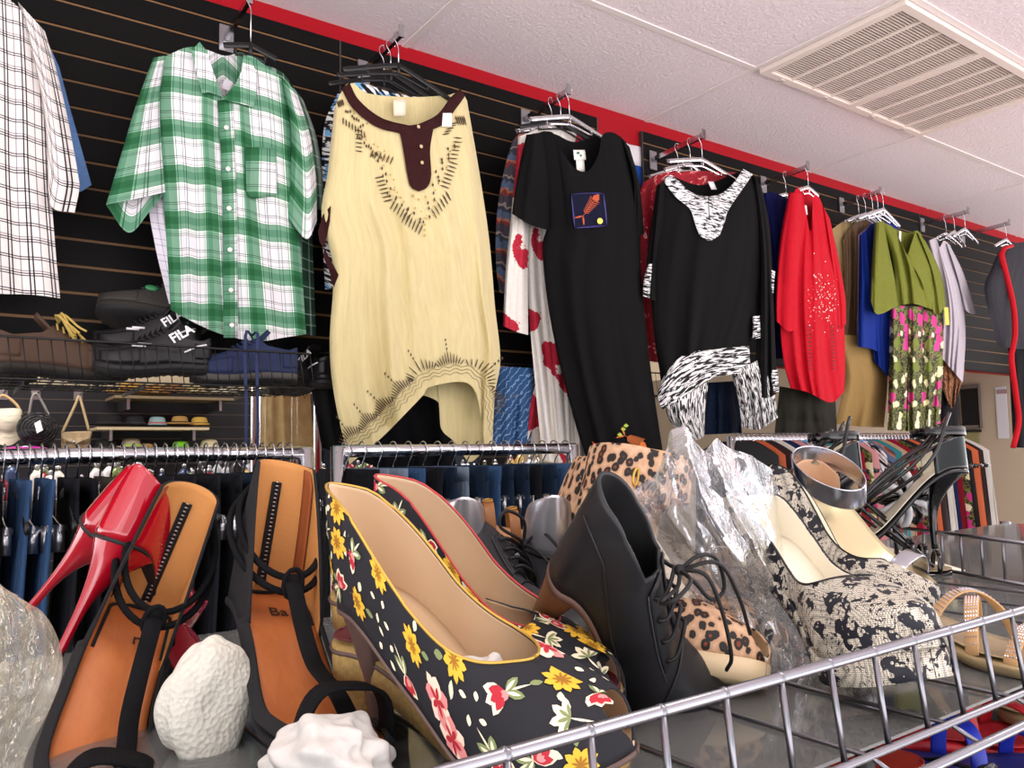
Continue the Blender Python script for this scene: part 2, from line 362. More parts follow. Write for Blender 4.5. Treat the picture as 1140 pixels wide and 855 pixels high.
# ================================================================ GARMENTS ON THE WALL ARMS
def coons(T, R, B, L, nu, nv, smooth=True):
    T, B = np.array(T, float), np.array(B, float)
    L = [T[0]]+[np.array(p, float) for p in L]+[B[0]]; R = [T[-1]]+[np.array(p, float) for p in R]+[B[-1]]
    T = catmull(T, nu, smooth); B = catmull(B, nu, smooth); L = catmull(L, nv); R = catmull(R, nv)
    u = np.linspace(0, 1, nu)[None, :, None]; v = np.linspace(0, 1, nv)[:, None, None]
    return (1-v)*T[None]+v*B[None]+(1-u)*L[:, None]+u*R[:, None]-((1-u)*(1-v)*T[0]+u*(1-v)*T[-1]+(1-u)*v*B[0]+u*v*B[-1])
class Cloth:
    """one hanging piece of cloth: a front and a back layer between four traced edges, with folds, at its own distance from the wall"""
    def __init__(s, Y, T, B, L=(), R=(), bT=None, bB=None, thick=.05, fold=.012, nf=5, seed=0, nu=61, nv=61, fgrow=.8, back=True, smooth=True, flatv=False):
        s.Y = Y; r = np.random.RandomState(seed)
        P2 = coons(T, R, B, L, nu, nv, smooth)
        u = np.linspace(0, 1, nu)[None, :]; v = np.linspace(0, 1, nv)[:, None]
        ph = r.rand(6)*6.3; kk = nf*(1+np.array([0, .37, -.41, .9, 1.7, -.2])*.8); am = np.array([1, .6, .5, .35, .2, .4])
        w = u+.05*np.sin(3*v+ph[0])+.03*np.sin(7*v*u+ph[1])
        D = sum(a*np.sin(2*math.pi*k*w+p+1.2*v*q) for a, k, p, q in zip(am, kk, ph, r.randn(6)))
        D = D*(1-fgrow+fgrow*v**.8)*fold
        env = np.sin(math.pi*u)**.35
        belly = thick*np.sin(math.pi*u)**.5*(.55+.45*np.sin(math.pi*np.minimum(v*1.3+.1, 1)))
        dep = Y-belly*1.0+D*env
        s.P2 = P2; s.dep = dep
        W = np.linalg.norm(at(*P2[nv//2, 0], Y)-at(*P2[nv//2, -1], Y)); H = np.linalg.norm(at(*P2[0, nu//2], Y)-at(*P2[-1, nu//2], Y))
        s.W, s.H = W, H
        s.F = np.array([[at(P2[j, i, 0], P2[j, i, 1], dep[j, i]) for i in range(nu)] for j in range(nv)])
        s.UV = np.stack([np.broadcast_to(u*W, (nv, nu)), np.broadcast_to(-v*H, (nv, nu))], -1)
        if flatv: s.UV = np.stack([np.broadcast_to(u*W, (nv, nu)), s.F[..., 2]], -1)
        s.Bk = None
        if back:
            Q = coons(bT if bT is not None else T, R, bB if bB is not None else B, L, nu, nv, smooth)
            db = Y+thick*.35*np.sin(math.pi*u)**.5+D*env*.5
            Bk = np.array([[at(Q[j, i, 0], Q[j, i, 1], db[j, i]) for i in range(nu)] for j in range(nv)])
            Bk[:, 0] = s.F[:, 0]; Bk[:, -1] = s.F[:, -1]; s.Bk = Bk
    def mb(s, mb=None, mat=0, bmat=None):
        mb = mb or MB(); mb.grid(s.F, mat, s.UV)
        if s.Bk is not None: mb.grid(s.Bk, mat if bmat is None else bmat, s.UV+np.array([.013, .4]), flip=True)
        return mb
    def lift(s, x, y, off=.004):
        """the point of this cloth behind photo position x, y"""
        d = (s.P2[..., 0]-x)**2+(s.P2[..., 1]-y)**2; k = np.argpartition(d.ravel(), 4)[:4]
        w = 1/(d.ravel()[k]+.05); return at(x, y, float((s.dep.ravel()[k]*w).sum()/w.sum())-off)
    def patch(s, mb, poly, mat=0, off=.004, c=None):
        c = c if c is not None else np.mean(poly, 0)
        V = [s.lift(*c, off)]+[s.lift(x, y, off) for x, y in poly]; n = len(poly)
        mb.add(V, [(0, 1+i, 1+(i+1) % n) for i in range(n)], mat, [(0, 0)]*(n+1))
    def strip(s, mb, a, b, n=40, m=4, mat=0, off=.005, sc=.0022):
        """band between two traced lines"""
        A = catmull(a, n); B = catmull(b, n)
        P = [[s.lift(*(A[i]*(1-j/(m-1))+B[i]*(j/(m-1))), off) for i in range(n)] for j in range(m)]
        d = np.r_[0, np.cumsum(np.linalg.norm(np.diff(A, axis=0), axis=1))]*sc
        UV = [[(d[i], j/(m-1)*np.linalg.norm(A[i]-B[i])*sc) for i in range(n)] for j in range(m)]
        mb.grid(P, mat, UV)
    def stroke(s, mb, p, q, w, mat=0, off=.005):
        p, q = np.array(p, float), np.array(q, float); d = q-p; n = np.array([-d[1], d[0]])/(np.linalg.norm(d)+1e-9)*w/2
        s.patch(mb, [p, p+d*.3+n, q-d*.2+n*.7, q, q-d*.2-n*.7, p+d*.3-n], mat, off)
    def line(s, mb, pts, r=.0006, mat=0, off=.003):
        mb.tube([s.lift(x, y, off) for x, y in pts], r, 4, mat)
def base_of(Y, x, y): return at(x, y, Y)
# ---- arms that stick out of the slat wall, and hangers on them
def face_arm(bx, by, tx, ty, label, zdrop=0):
    b = at(bx, by, WY-.012); tt = atz(tx, ty, b[2]); tt = np.array([b[0], max(min(tt[1], 2.30), 2.12), b[2]+.012])
    th = thing('garment_hook', label, 'hook', (b[0], WY-.01, b[2]), 'chrome display hooks along the slatwall')
    mb = MB(); mb.box((b[0]-.022, WY-.014, b[2]-.045), (b[0]+.022, WY-.007, b[2]+.04)); mb.build('wall_plate', CHROME2, th, False)
    mb = MB(); mb.obox((b+tt)/2+np.array([0, -.006, 0]), (.0065, 0, 0), (0, (tt[1]-b[1])/2, (tt[2]-b[2])/2), (0, 0, .011)); mb.build('square_tube', CHROME, th, False)
    mb = MB(); mb.obox(tt+np.array([0, -.008, .006]), (.009, 0, 0), (0, .003, 0), (0, 0, .02)); mb.build('end_stop', CHROME, th, False)
    return b, tt
def hanger(x, y, z, drop_px=None, w=.40, mat=None, label='', group=None, ang=0.0, sh=.065, loop=True, name='clothes_hanger', clips=False, dr=.03):
    """hook over an arm at x,y,z; shoulders in a plane turned by ang from the wall"""
    th = thing(name, label, 'hanger', (x, y, z), group); ca, sa = math.cos(ang), math.sin(ang)
    def P(a, h): return (x+a*ca, y+a*sa, z+h)
    mb = MB(); pts = [P(.016*math.cos(t_)*(1)-.0, .0+.016*math.sin(t_)) for t_ in np.linspace(-.5, math.pi, 10)]+[P(-.015, -.012), P(-.003, -.03), P(0, -.045), P(0, -.07-dr)]
    mb.tube(pts, .0017, 6); mb.build('hook', CHROME, th)
    mb = MB(); m = mat or CLEAR; up = (-sa, ca, 0)
    arm = [P(a, -.068-dr-sh*abs(a/(w/2))**1.1) for a in np.linspace(-w/2, w/2, 25)]
    mb.ribbon(arm, np.array([np.array([-sa, ca, 0])]*25), .016, .006)
    if loop:
        arm = [P(a, -.098-dr-sh*abs(a/(w/2))**1.2*.8) for a in np.linspace(-w*.28, w*.28, 13)]; mb.ribbon(arm, np.array([np.array([-sa, ca, 0])]*13), .007, .005)
        for a in (-.28, .28): mb.tube([P(a*w, -.068-dr-sh*.5), P(a*w, -.098-dr-sh*.4)], .003, 5)
    mb.tube([P(0, -.06-dr), P(0, -.1-dr)], .006, 6)
    if clips: mb.ribbon([P(-w/2, -.068-dr-sh), P(w/2, -.068-dr-sh)], (-sa, ca, 0), .01, .005)
    mb.build('shoulder_bar', m, th)
    if clips:
        for sgn in (-1, 1):
            c = MB(); q = np.array(P(sgn*w*.42, -.085-dr-sh)); c.obox(q, (.011*ca, .011*sa, 0), (-sa*.007, ca*.007, 0), (0, 0, .022)); c.build('clip', CHROME2, th)
    return th
BEH = [(252, 42, 272, 3, 'chrome display hook holding the green plaid shirt'), (405, 80, 449, 43, 'chrome display hook holding the cream kaftan'),
 (585, 133, 637, 107, 'chrome display hook holding the black fish dress'), (727, 178, 784, 155, 'chrome display hook holding the zebra trimmed tunic'),
 (850, 205, 896, 188, 'chrome display hook holding the red jacket'), (937, 228, 998, 222, 'chrome display hook holding the olive blouse'),
 (1027, 250, 1083, 240, 'chrome display hook holding the grey tee'), (1072, 262, 1126, 252, 'chrome display hook nearest the far right edge, holding the track jacket')]
ARM = {}
for k, (a, b, c_, d, lb) in zip(('green', 'kaftan', 'fish', 'tunic', 'red', 'olive', 'grey', 'track'), BEH): ARM[k] = face_arm(a, b, c_, d, lb)
b_, t_ = face_arm(20, -30, 50, -75, 'chrome display hook holding the white plaid shirt')
def hang_on(k, Y, label, mat=None, w=.40, dx=0, group=None, ang=0, sh=.065, dr=.03):
    b, tt = ARM[k]; return hanger(b[0]+dx, Y, b[2]+.010, w=w, mat=mat, label=label, group=group, ang=ang, sh=sh, dr=dr)
hang_on('green', 2.225, 'black plastic hanger inside the green plaid shirt collar', BLKPL, .15, sh=.02, dr=.08)
hang_on('kaftan', 2.215, 'black hanger at the front of the kaftan arm', BLKPL, .38)
hang_on('kaftan', 2.27, 'black hanger behind, holding the zebra print top', BLKPL, .38, ang=.06)
hang_on('kaftan', 2.32, 'black hanger closest to the wall on the kaftan arm', BLKPL, .38, ang=-.05)
hang_on('fish', 2.205, 'clear plastic hanger holding the black fish dress', CLEAR, .38, sh=.055)
hang_on('fish', 2.255, 'black hanger holding the white and red dress', BLKPL, .38)
hang_on('fish', 2.31, 'clear hanger behind, holding the paisley striped blouse', CLEAR, .36, ang=.08)
hang_on('tunic', 2.195, 'clear plastic hanger holding the zebra trimmed tunic', CLEAR, .42, sh=.05)
hang_on('tunic', 2.26, 'clear hanger with the red blouse, second on its arm', CLEAR, .36, ang=.1)
hang_on('tunic', 2.33, 'clear hanger nearest the wall behind the tunic', CLEAR, .34, ang=-.06)
hang_on('red', 2.225, 'clear hanger inside the collar of the red jacket', CLEAR, .16, sh=.03)
hang_on('red', 2.35, 'clear hanger behind holding the navy top', CLEAR, .34)
for i, (Y, lb) in enumerate([(2.24, 'first clear hanger from the front over the olive blouse'), (2.27, 'second clear hanger from the front over the olive blouse'), (2.30, 'third clear hanger from the front above the olive blouse'), (2.34, 'clear hanger holding the royal blue top'), (2.38, 'clear hanger holding the beige top')]):
    hang_on('olive', Y, lb, CLEAR, .34, ang=(.05, -.08, .12, -.04, .1)[i])
hang_on('grey', 2.23, 'clear hanger in the neck of the grey tee', CLEAR, .3); hang_on('grey', 2.29, 'empty looking clear hanger just behind the grey tee', CLEAR, .3, ang=.1); hang_on('grey', 2.34, 'clear hanger closest to the wall behind the grey tee', CLEAR, .3, ang=-.1)
hang_on('track', 2.22, 'clear hanger holding the red striped track jacket', CLEAR, .34)
# ---- 1 white windowpane plaid shirt
W_, K_ = 'f1ece6', '2a2630'
WPL = plaid('white_windowpane_plaid', [(0, 'f2efec'), (.10, '3a3640'), (.14, 'f2efec'), (.20, '3a3640'), (.24, 'f2efec'), (.42, '9a949e'), (.45, 'f2efec'), (.62, '4a4650'), (.655, 'f2efec'), (.70, '4a4650'), (.735, 'f2efec'), (.9, 'a7a1a8'), (.93, 'f2efec')],
            [(0, 'f2efec'), (.12, '46424c'), (.15, 'f2efec'), (.19, '46424c'), (.22, 'f2efec'), (.26, 'a39da6'), (.29, 'f2efec'), (.60, '46424c'), (.63, 'f2efec'), (.67, '46424c'), (.70, 'f2efec')], .078, .082, mul=True)
g = thing('plaid_shirt', 'white short sleeved shirt with thin black windowpane checks, cut off by the left edge', 'shirt', at(10, 330, 2.24))
Cloth(2.24, [(-110, 0), (-60, -35), (0, -8), (46, 32)], [(-112, 318), (-50, 322), (0, 327), (35, 328), (67, 332)], [(-112, 150)], [(52, 110), (56, 200), (62, 280)], thick=.05, fold=.007, nf=4, seed=1, flatv=True).mb().build('shirt_body', WPL, g)
Cloth(2.235, [(20, 2), (50, 35)], [(53, 185), (57, 229), (83, 237)], [(42, 90), (50, 140)], [(62, 75), (75, 130), (87, 195), (88, 212)], thick=.04, fold=.006, nf=2, seed=2, nu=30).mb().build('sleeve', WPL, g)
g = thing('blue_shirt', 'blue sleeve of a shirt hanging behind the white checked shirt', 'shirt', at(90, 215, 2.34))
DEN = fabric('6f93cf', '54779f')
Cloth(2.33, [(50, 40), (66, 75)], [(78, 190), (86, 213), (102, 206)], [(62, 120)], [(78, 120), (92, 170)], thick=.035, fold=.005, nf=2, seed=3, nu=30).mb().build('sleeve', DEN, g)
Cloth(2.35, [(-80, -10), (0, 0), (50, 45)], [(-90, 320), (58, 320)], [], [(56, 150)], thick=.03, seed=4, nu=30).mb().build('shirt_body', DEN, g)
# ---- 2 green plaid shirt
GN, GD, GL, WT, BKL = '1f6b45', '0c5133', '7fa88d', 'eceae4', '2d4a3f'
W1, G1, G2, K1 = 'f0eef0', '5f9576', '7ba98c', '7c8a84'
uf = [(0, G1), (.12, G2), (.30, 'ffffff'), (.325, G2), (.34, W1), (.45, K1), (.463, W1), (.5, K1), (.515, W1), (.68, K1), (.693, W1), (.75, 'b4c6bb'), (.77, W1), (.85, 'dfe6e0'), (.90, G2), (.915, 'ffffff'), (.94, G2)]
vf = [(0, G1), (.16, G2), (.28, 'ffffff'), (.305, K1), (.32, W1), (.42, K1), (.432, W1), (.46, K1), (.475, W1), (.74, K1), (.752, W1), (.78, K1), (.792, 'dfe6e0'), (.86, 'ffffff'), (.89, G2)]
GPL = plaid('green_plaid', uf, vf, .118, .122, mul=True)
g = thing('plaid_shirt', 'green and white plaid short sleeved shirt with white buttons and open collar', 'shirt', at(260, 372, 2.22))
body = Cloth(2.235, [(173, 68), (195, 58), (213, 55), (235, 90), (247, 108), (263, 92), (274, 62), (300, 76), (323, 94)], [(190, 345), (222, 362), (253, 374), (287, 380), (315, 376), (341, 372)],
             [(172, 120), (180, 200), (186, 280)], [(328, 140), (331, 200), (335, 280)], bT=[(173, 68), (213, 52), (250, 62), (274, 60), (323, 94)], thick=.06, fold=.008, nf=4, seed=5, flatv=True)
body.mb().build('shirt_body', GPL, g)
Cloth(2.225, [(171, 64), (184, 62)], [(118, 228), (152, 221), (184, 214)], [(152, 115), (134, 175)], [(178, 110), (180, 160)], bB=[(118, 228), (143, 259), (166, 236), (184, 214)], thick=.05, fold=.005, nf=2, seed=6, nu=31).mb().build('sleeve', GPL, g)
Cloth(2.225, [(313, 86), (330, 102)], [(318, 239), (341, 266), (353, 246)], [(323, 140), (322, 200)], [(345, 150), (352, 200)], thick=.045, fold=.005, nf=2, seed=8, nu=31).mb().build('sleeve', GPL, g)
for poly in ([(213, 57), (222, 47), (229, 56), (238, 82), (247, 108), (243, 106), (232, 103), (225, 104), (219, 82)], [(271, 61), (279, 68), (286, 82), (285, 102), (282, 119), (266, 115), (248, 111), (256, 100), (264, 92), (269, 78)]):
    mb = MB(); body.patch(mb, poly, 0, .016); V = np.array(mb.v); mb.uv = [(p[0]*1.0, p[2]) for p in mb.v]; mb.build('collar', GPL, g, False, solid=.002)
mb = MB(); body.strip(mb, [(242, 112), (246, 180), (248, 260), (249, 376)], [(259, 110), (262, 180), (264, 260), (265, 376)], m=3, off=.006, sc=.0026); mb.build('button_placket', GPL, g, solid=.001)
for p in ((252, 142), (254, 188), (255, 232), (256, 278), (257, 323), (258, 362)):
    mb = MB(); c = body.lift(*p, .012); mb.obox(c, (.0001, 0, 0), (0, .0001, 0), (0, 0, .0001)); mb = MB(); mb.tube([c+np.array([0, .002, 0]), c-np.array([0, .002, 0])], .0062, 14); mb.build('button', plain('f4f2ea', .3), g)
mb = MB(); body.strip(mb, [(273, 164), (290, 164), (307, 166)], [(274, 212), (281, 221), (308, 217)], n=16, m=8, off=.007); mb.build('pocket', GPL, g, solid=.001)
mb = MB(); body.patch(mb, [(250, 88), (259, 91), (256, 102), (247, 98)], 0, -.02); mb.build('neck_label', plain('d5d2d6', .6), g, False, solid=.001)
DGP = plaid('dark_green_plaid', [(0, '1c3a2c'), (.3, '8ba394'), (.36, '1c3a2c'), (.6, '54705f'), (.8, 'aab8ae')], [(0, '24382e'), (.4, '8d9f93'), (.46, '2b4a3b'), (.8, 'b0bcb2'), (.84, '2b4a3b')], .07, .09)
g = thing('plaid_shirt', 'dark green plaid shirt showing behind the right sleeve of the green plaid shirt', 'shirt', at(340, 372, 2.31))
Cloth(2.31, [(200, 80), (250, 66), (310, 78), (332, 110)], [(200, 360), (352, 374)], [], [(350, 180), (348, 260)], thick=.04, seed=9).mb().build('shirt_body', DGP, g)
Cloth(2.30, [(322, 90), (338, 112)], [(336, 232), (362, 234)], [(332, 160)], [(352, 150), (359, 190)], thick=.04, seed=10, nu=21, nf=2).mb().build('sleeve', DGP, g)
LAV = plaid('lavender_check', [(0, 'e9e6ee'), (.4, '8888a8'), (.46, 'e9e6ee'), (.8, 'b6b4c8')], [(0, 'e9e6ee'), (.4, 'a7a4c0'), (.48, 'e9e6ee'), (.8, '77778f'), (.84, 'e9e6ee')], .05, .05)
g = thing('plaid_shirt', 'pale lavender checked shirt showing at the lower left behind the green plaid shirt', 'shirt', at(190, 340, 2.29))
Cloth(2.285, [(176, 100), (320, 100)], [(188, 338), (240, 352), (330, 368)], [(166, 215), (172, 270)], [], thick=.03, seed=11, fold=.01).mb().build('shirt_body', LAV, g)
# ---- zebra print materials
def zebra(name, a='15151a', b='e6e6e4', sc=26, ang=1.57, blue=False, th=.5, str_=(1, 5.5, 1)):
    t = NT(name); v = t.mapping(t.uv(), (1, 1, 1), (0, 0, 0), (0, 0, ang)); v = t.mapping(v, (str_[0], str_[1], 1))
    n = t.noise(v, sc, 2, .55, .5)
    c = t.ramp(n, [(0, a), (th-.015, a), (th+.015, b), (1, b)], 'LINEAR')
    if blue: c = t.mix(t.math('GREATER_THAN', t.noise(t.uv(), 14, 1), .56), c, t.mix(t.math('GREATER_THAN', n, th), '15151a', '6fa9d8'))
    return t.fin(c, .7, 0, .3)
ZEB = zebra('zebra_trim', ang=0, sc=16, str_=(1, 8, 1)); ZEBY = NT('zebra_yoke'); _n = ZEBY.noise(ZEBY.mapping(ZEBY.ob(), (1, 1, 6)), 30, 2, .55, .4); ZEBY = ZEBY.fin(ZEBY.ramp(_n, [(0, '101014'), (.45, '16161a'), (.48, 'd9dada'), (1, 'eeeeee')], 'LINEAR'), .7, 0, .3); ZEBV = zebra('zebra_trim_down', ang=1.57); ZEBB = zebra('zebra_blue', blue=True, sc=16, ang=.4)
g = thing('zebra_top', 'black white and blue zebra striped top hanging behind the cream kaftan', 'top', at(365, 320, 2.31))
Cloth(2.30, [(376, 104), (398, 92), (440, 104), (490, 110), (505, 104)], [(362, 322), (505, 330)], [(361, 140), (358, 200), (359, 262)], [(520, 200)], thick=.05, seed=12).mb().build('top_body', ZEBB, g)
# ---- 3 cream kaftan
t = NT('cream_crinkle'); n = t.noise(t.mapping(t.uv(), (1, .12, 1)), 70, 4, .6, .8); n2 = t.noise(t.uv(), 260, 3)
t.bump(t.math('ADD', n, t.math('MULTIPLY', n2, .5)), .5, .003); CRM = t.fin(t.mix(n, 'c2b27c', 'e2d5a2'), .75, 0, .3, .2)
BRN = fabric('3a1a1a', '2b1213', .7)
g = thing('kaftan', 'cream crinkled kaftan with dark brown neckband, beadwork and pointed hem', 'kaftan', at(460, 510, 2.20))
kf = Cloth(2.20, [(372, 122), (378, 106), (389, 93), (401, 118), (425, 138), (458, 146), (488, 131), (504, 110), (512, 102), (520, 112)],
           [(389, 517), (423, 489), (450, 462), (471, 440), (478, 431), (513, 425), (528, 434), (535, 460), (540, 498), (548, 498)],
           [(365, 190), (358, 240), (371, 300), (367, 380), (372, 440)], [(535, 200), (545, 270), (551, 340), (557, 400), (551, 440)],
           bT=[(372, 122), (390, 93), (410, 104), (455, 108), (497, 106), (513, 102), (520, 112)], bB=[(389, 515), (440, 445), (486, 446), (491, 477), (507, 493), (522, 514), (535, 506), (548, 498)],
           thick=.09, fold=.013, nf=5, seed=14, nu=91, nv=81)
kf.mb().build('kaftan_body', CRM, g)
mb = MB()
kf.strip(mb, [(389, 92), (400, 112), (424, 131), (452, 139), (462, 140)], [(401, 88), (410, 105), (430, 124), (450, 131), (465, 131)][::1] if False else [(380, 99), (393, 121), (419, 141), (444, 148), (460, 150)], m=4, off=.007)
kf.strip(mb, [(462, 140), (486, 128), (502, 108), (512, 99)], [(460, 150), (491, 140), (509, 119), (518, 106)], m=4, off=.007)
kf.strip(mb, [(444, 141), (449, 165), (454, 195), (458, 208), (466, 213)], [(484, 136), (479, 165), (480, 195), (476, 208), (467, 213)], m=8, off=.008)
mb.build('neckband', BRN, g, solid=.0012)
for p in ((469, 163), (470, 181), (466, 141)):
    mb = MB(); c = kf.lift(*p, .013); mb.sphere(c, (.006, .003, .006), 10); mb.build('button', plain('cdb48a', .4), g)
mb = MB(); kf.patch(mb, [(368, 229), (359, 240), (354, 258), (356, 270), (361, 276), (364, 262), (367, 245)], 0, .006); kf.patch(mb, [(361, 276), (368, 290), (377, 306), (372, 320), (366, 300), (360, 286)], 0, .002); mb.build('armhole_trim', BRN, g, False, solid=.001)
BEAD = plain('4a3a22', .4); GOLD = plain('b99a4e', .3, .8); mb = MB()
def fan(cx, cy, a0, a1, n, r0, r1, w=1.6, m=0):
    for a in np.linspace(math.radians(a0), math.radians(a1), n):
        kf.stroke(mb, (cx+r0*math.cos(a), cy-r0*math.sin(a)), (cx+r1*math.cos(a), cy-r1*math.sin(a)), w, m)
def dots(pts, w=2.2, m=0):
    for x, y in pts: kf.patch(mb, [(x-w/2, y), (x, y-w), (x+w/2, y), (x, y+w)], m, .0055)
# strokes ringed round the neckline and placket
for (cx, cy, dx, dy, n, L, spx, spy) in [(404, 146, -1, -.15, 6, 9, 0, 4.6), (416, 166, -.4, 1, 6, 10, 4.4, 1.5), (428, 196, -1, .25, 7, 11, 1.6, 4.3), (440, 222, -.5, 1, 6, 12, 3.6, 3), (452, 236, -.4, 1, 6, 13, 3.8, 2.6), (500, 176, 1, .1, 6, 10, 1, -4.6), (492, 150, 1, -.2, 5, 9, 2.4, -3), (490, 206, 1, .35, 7, 11, 1.6, -4.4), (480, 232, .55, 1, 6, 12, 3.2, -4), (375, 112, .3, 1, 5, 8, 1.4, -.6), (382, 130, 0, 1, 8, 9, 3.4, 2.2), (507, 128, .3, 1, 5, 12, 2.2, 0)]:
    for i in range(n):
        x, y = cx+spx*i, cy+spy*i; kf.stroke(mb, (x, y), (x+dx*L, y+dy*L), 1.7)
for px_ in [(398, 150, 418, 172), (420, 170, 434, 214), (434, 216, 470, 246), (506, 160, 488, 190), (488, 195, 474, 246), (385, 122, 404, 140)]:
    for i in range(9):
        q = i/8; x = px_[0]*(1-q)+px_[2]*q; y = px_[1]*(1-q)+px_[3]*q; dots([(x+3*math.sin(i*2.1), y+2*math.cos(i*1.7))], 2.4)
        dots([(x+5+3*math.cos(i), y-2+2*math.sin(i*2))], 1.5, 1)
dots([(473, 250), (473, 256), (473, 262), (460, 218), (466, 222), (474, 219)], 2.2, 1)
# hem border: sawtooth fans and wavy lines that follow the hem
hem = catmull([(386, 508), (423, 481), (450, 454), (470, 434), (480, 425), (513, 419), (528, 427), (537, 452), (543, 490)], 120)
tang = np.gradient(hem, axis=0); tang /= np.linalg.norm(tang, axis=1)[:, None]; nr = np.stack([tang[:, 1], -tang[:, 0]], 1)
for off in (4, 8, 12):
    kf.line(mb, [hem[i]+nr[i]*(off+1.3*math.sin(i*1.1)) for i in range(2, 118)], .0007, 0)
for c in range(8, 112, 13):
    for k in range(-5, 6):
        i = min(max(c+k, 0), 119); h = 19-2.4*abs(k); p = hem[i]+nr[i]*13
        kf.stroke(mb, p, p+nr[i]*h*.95+tang[i]*k*.9, 1.4)
    dots([hem[c]+nr[c]*(32+5*j) for j in range(3)], 2.0, 0)
tag(mb.build('bead_embroidery', [BEAD, GOLD], g, False), kind='stuff')
mb = MB(); kf.patch(mb, [(493, 126), (503, 126), (503, 141), (492, 141)], 0, .012); mb.build('price_tag', plain('f2f0f6', .5), g, False, solid=.0006)
mb = MB(); P = [[at(438+14*i/3, 111+18*j/3, 2.195) for i in range(4)] for j in range(4)]; mb.grid(P); mb.build('neck_label', plain('e9dfc6', .7), g, solid=.001)
# ---- 4 paisley blouse, tie dye dress, black fish dress
t = NT('paisley_stripe'); sp = t.n('ShaderNodeSeparateXYZ'); t.link(t.mapping(t.uv(), (1, 1, 1), (0, 0, 0), (0, 0, .35)), sp.inputs[0])
c = t.ramp(t.math('FRACT', t.math('ADD', t.math('MULTIPLY', sp.outputs[1], 9), t.math('MULTIPLY', t.noise(t.uv(), 30, 2), .5))), [(0, '4a4550'), (.3, '8a3a34'), (.42, 'c0785a'), (.5, '5b6e8c'), (.75, '3b3f4e'), (.9, '9d8f86')]); PAI = t.fin(c, .8)
g = thing('paisley_blouse', 'blue grey and rust striped paisley blouse at the back of the fish dress arm', 'blouse', at(560, 325, 2.34))
Cloth(2.37, [(571, 156), (585, 148), (640, 150)], [(556, 326), (640, 330)], [(561, 190), (553, 240), (552, 290)], [], thick=.03, fold=.006, seed=21).mb().build('blouse_body', PAI, g)
t = NT('tie_dye'); n = t.noise(t.uv(), 4.6, 2, .5, .3); n2 = t.noise(t.uv(), 60, 4, .7); f = t.math('GREATER_THAN', t.math('ADD', n, t.math('MULTIPLY', n2, .1)), .625)
t.bump(t.noise(t.mapping(t.uv(), (1, .15, 1)), 30, 3), .3, .004); TIE = t.fin(t.mix(f, t.mix(n2, 'd8d2c8', 'f4efe6'), t.mix(n2, '8c0f26', 'd0203c')), .8)
g = thing('tie_dye_dress', 'long off-white dress with red tie dye rings, behind the black fish dress', 'dress', at(620, 515, 2.28))
Cloth(2.30, [(590, 146), (612, 142), (650, 150)], [(604, 512), (630, 518), (665, 520)], [(587, 230), (588, 330), (596, 430)], [(665, 300)], thick=.03, fold=.010, nf=5, seed=22).mb().build('dress_body', TIE, g)
Cloth(2.265, [(577, 152), (600, 144)], [(560, 363), (574, 369), (588, 373)], [(570, 229), (563, 300)], [(592, 200), (588, 300)], thick=.04, fold=.006, nf=2, seed=23, nu=31).mb().build('sleeve', TIE, g)
BLK = fabric('0b0b0c', '111112', .85, wr=6, wrs=.2)
g = thing('fish_dress', 'long black short sleeved dress with an orange fish bone patch on the chest', 'dress', at(690, 520, 2.19))
fd = Cloth(2.20, [(598, 149), (606, 146), (617, 149), (624, 166), (640, 187), (655, 190), (666, 172), (671, 150), (684, 148), (697, 158)],
           [(653, 512), (668, 522), (694, 526), (715, 514), (740, 516)], [(610, 240), (604, 275), (610, 340), (623, 405), (640, 470)], [(711, 240), (714, 310), (722, 390), (730, 450)],
           bT=[(598, 149), (617, 149), (640, 158), (671, 150), (697, 158)], thick=.08, fold=.007, nf=3, seed=24, nu=81)
fd.mb().build('dress_body', BLK, g)
Cloth(2.19, [(586, 150), (604, 147)], [(570, 238), (590, 250), (613, 257)], [(579, 180), (573, 215)], [(611, 190), (613, 225)], thick=.05, fold=.004, nf=2, seed=25, nu=31).mb().build('sleeve', BLK, g)
Cloth(2.20, [(690, 151), (701, 164)], [(700, 256), (709, 262), (717, 261)], [(704, 200)], [(711, 200), (715, 232)], thick=.04, fold=.004, nf=2, seed=26, nu=21).mb().build('sleeve', BLK, g)
NAV = fabric('14162a', None); PUR = plain('3a3578', .6); ORG = plain('b8502a', .6); YEL = plain('e8d860', .5); ORB = plain('d4702a', .6); RDB = plain('c8321f', .6)
mb = MB(); q = [(636, 216), (672, 215), (676, 251), (640, 254)]; fd.patch(mb, q, 0, .008)
for a, b in zip(q, q[1:]+q[:1]): fd.stroke(mb, a, b, 1.6, 1, .010)
mb.build('square_patch', [NAV, PUR], g, False, solid=.001)
def fishbone(cl, mb, head, tail, n, w, m, off=.011):
    h, tl = np.array(head, float), np.array(tail, float); d = tl-h; L = np.linalg.norm(d); d /= L; nn = np.array([-d[1], d[0]])
    cl.stroke(mb, h, tl, 1.2, m, off)
    for i in range(n):
        p = h+d*L*(.18+.6*i/(n-1)); ww = w*(1-.45*i/(n-1))
        for s_ in (-1, 1): cl.stroke(mb, p, p+nn*s_*ww-d*2.5, 1.0, m, off+.001)
    for s_ in (-1, 1): cl.stroke(mb, tl-d*2, tl+d*6+nn*s_*7, 2.0, m, off+.001)
    cl.patch(mb, [h-d*5, h-nn*4, h+d*3-nn*3.5, h+d*4, h+d*3+nn*3.5, h+nn*4], m, off+.001)
FM = [ORG, RDB, ORB, plain('a8c040', .6)]
for a in (((664, 220), (648, 242), 8, 7, 0), ((690, 502), (664, 499), 8, 7, 1)):
    mb = MB(); fishbone(fd, mb, *a); mb.build('fish_embroidery', FM, g, False)
mb = MB(); fishbone(fd, mb, (716, 496), (694, 484), 9, 8, 2)
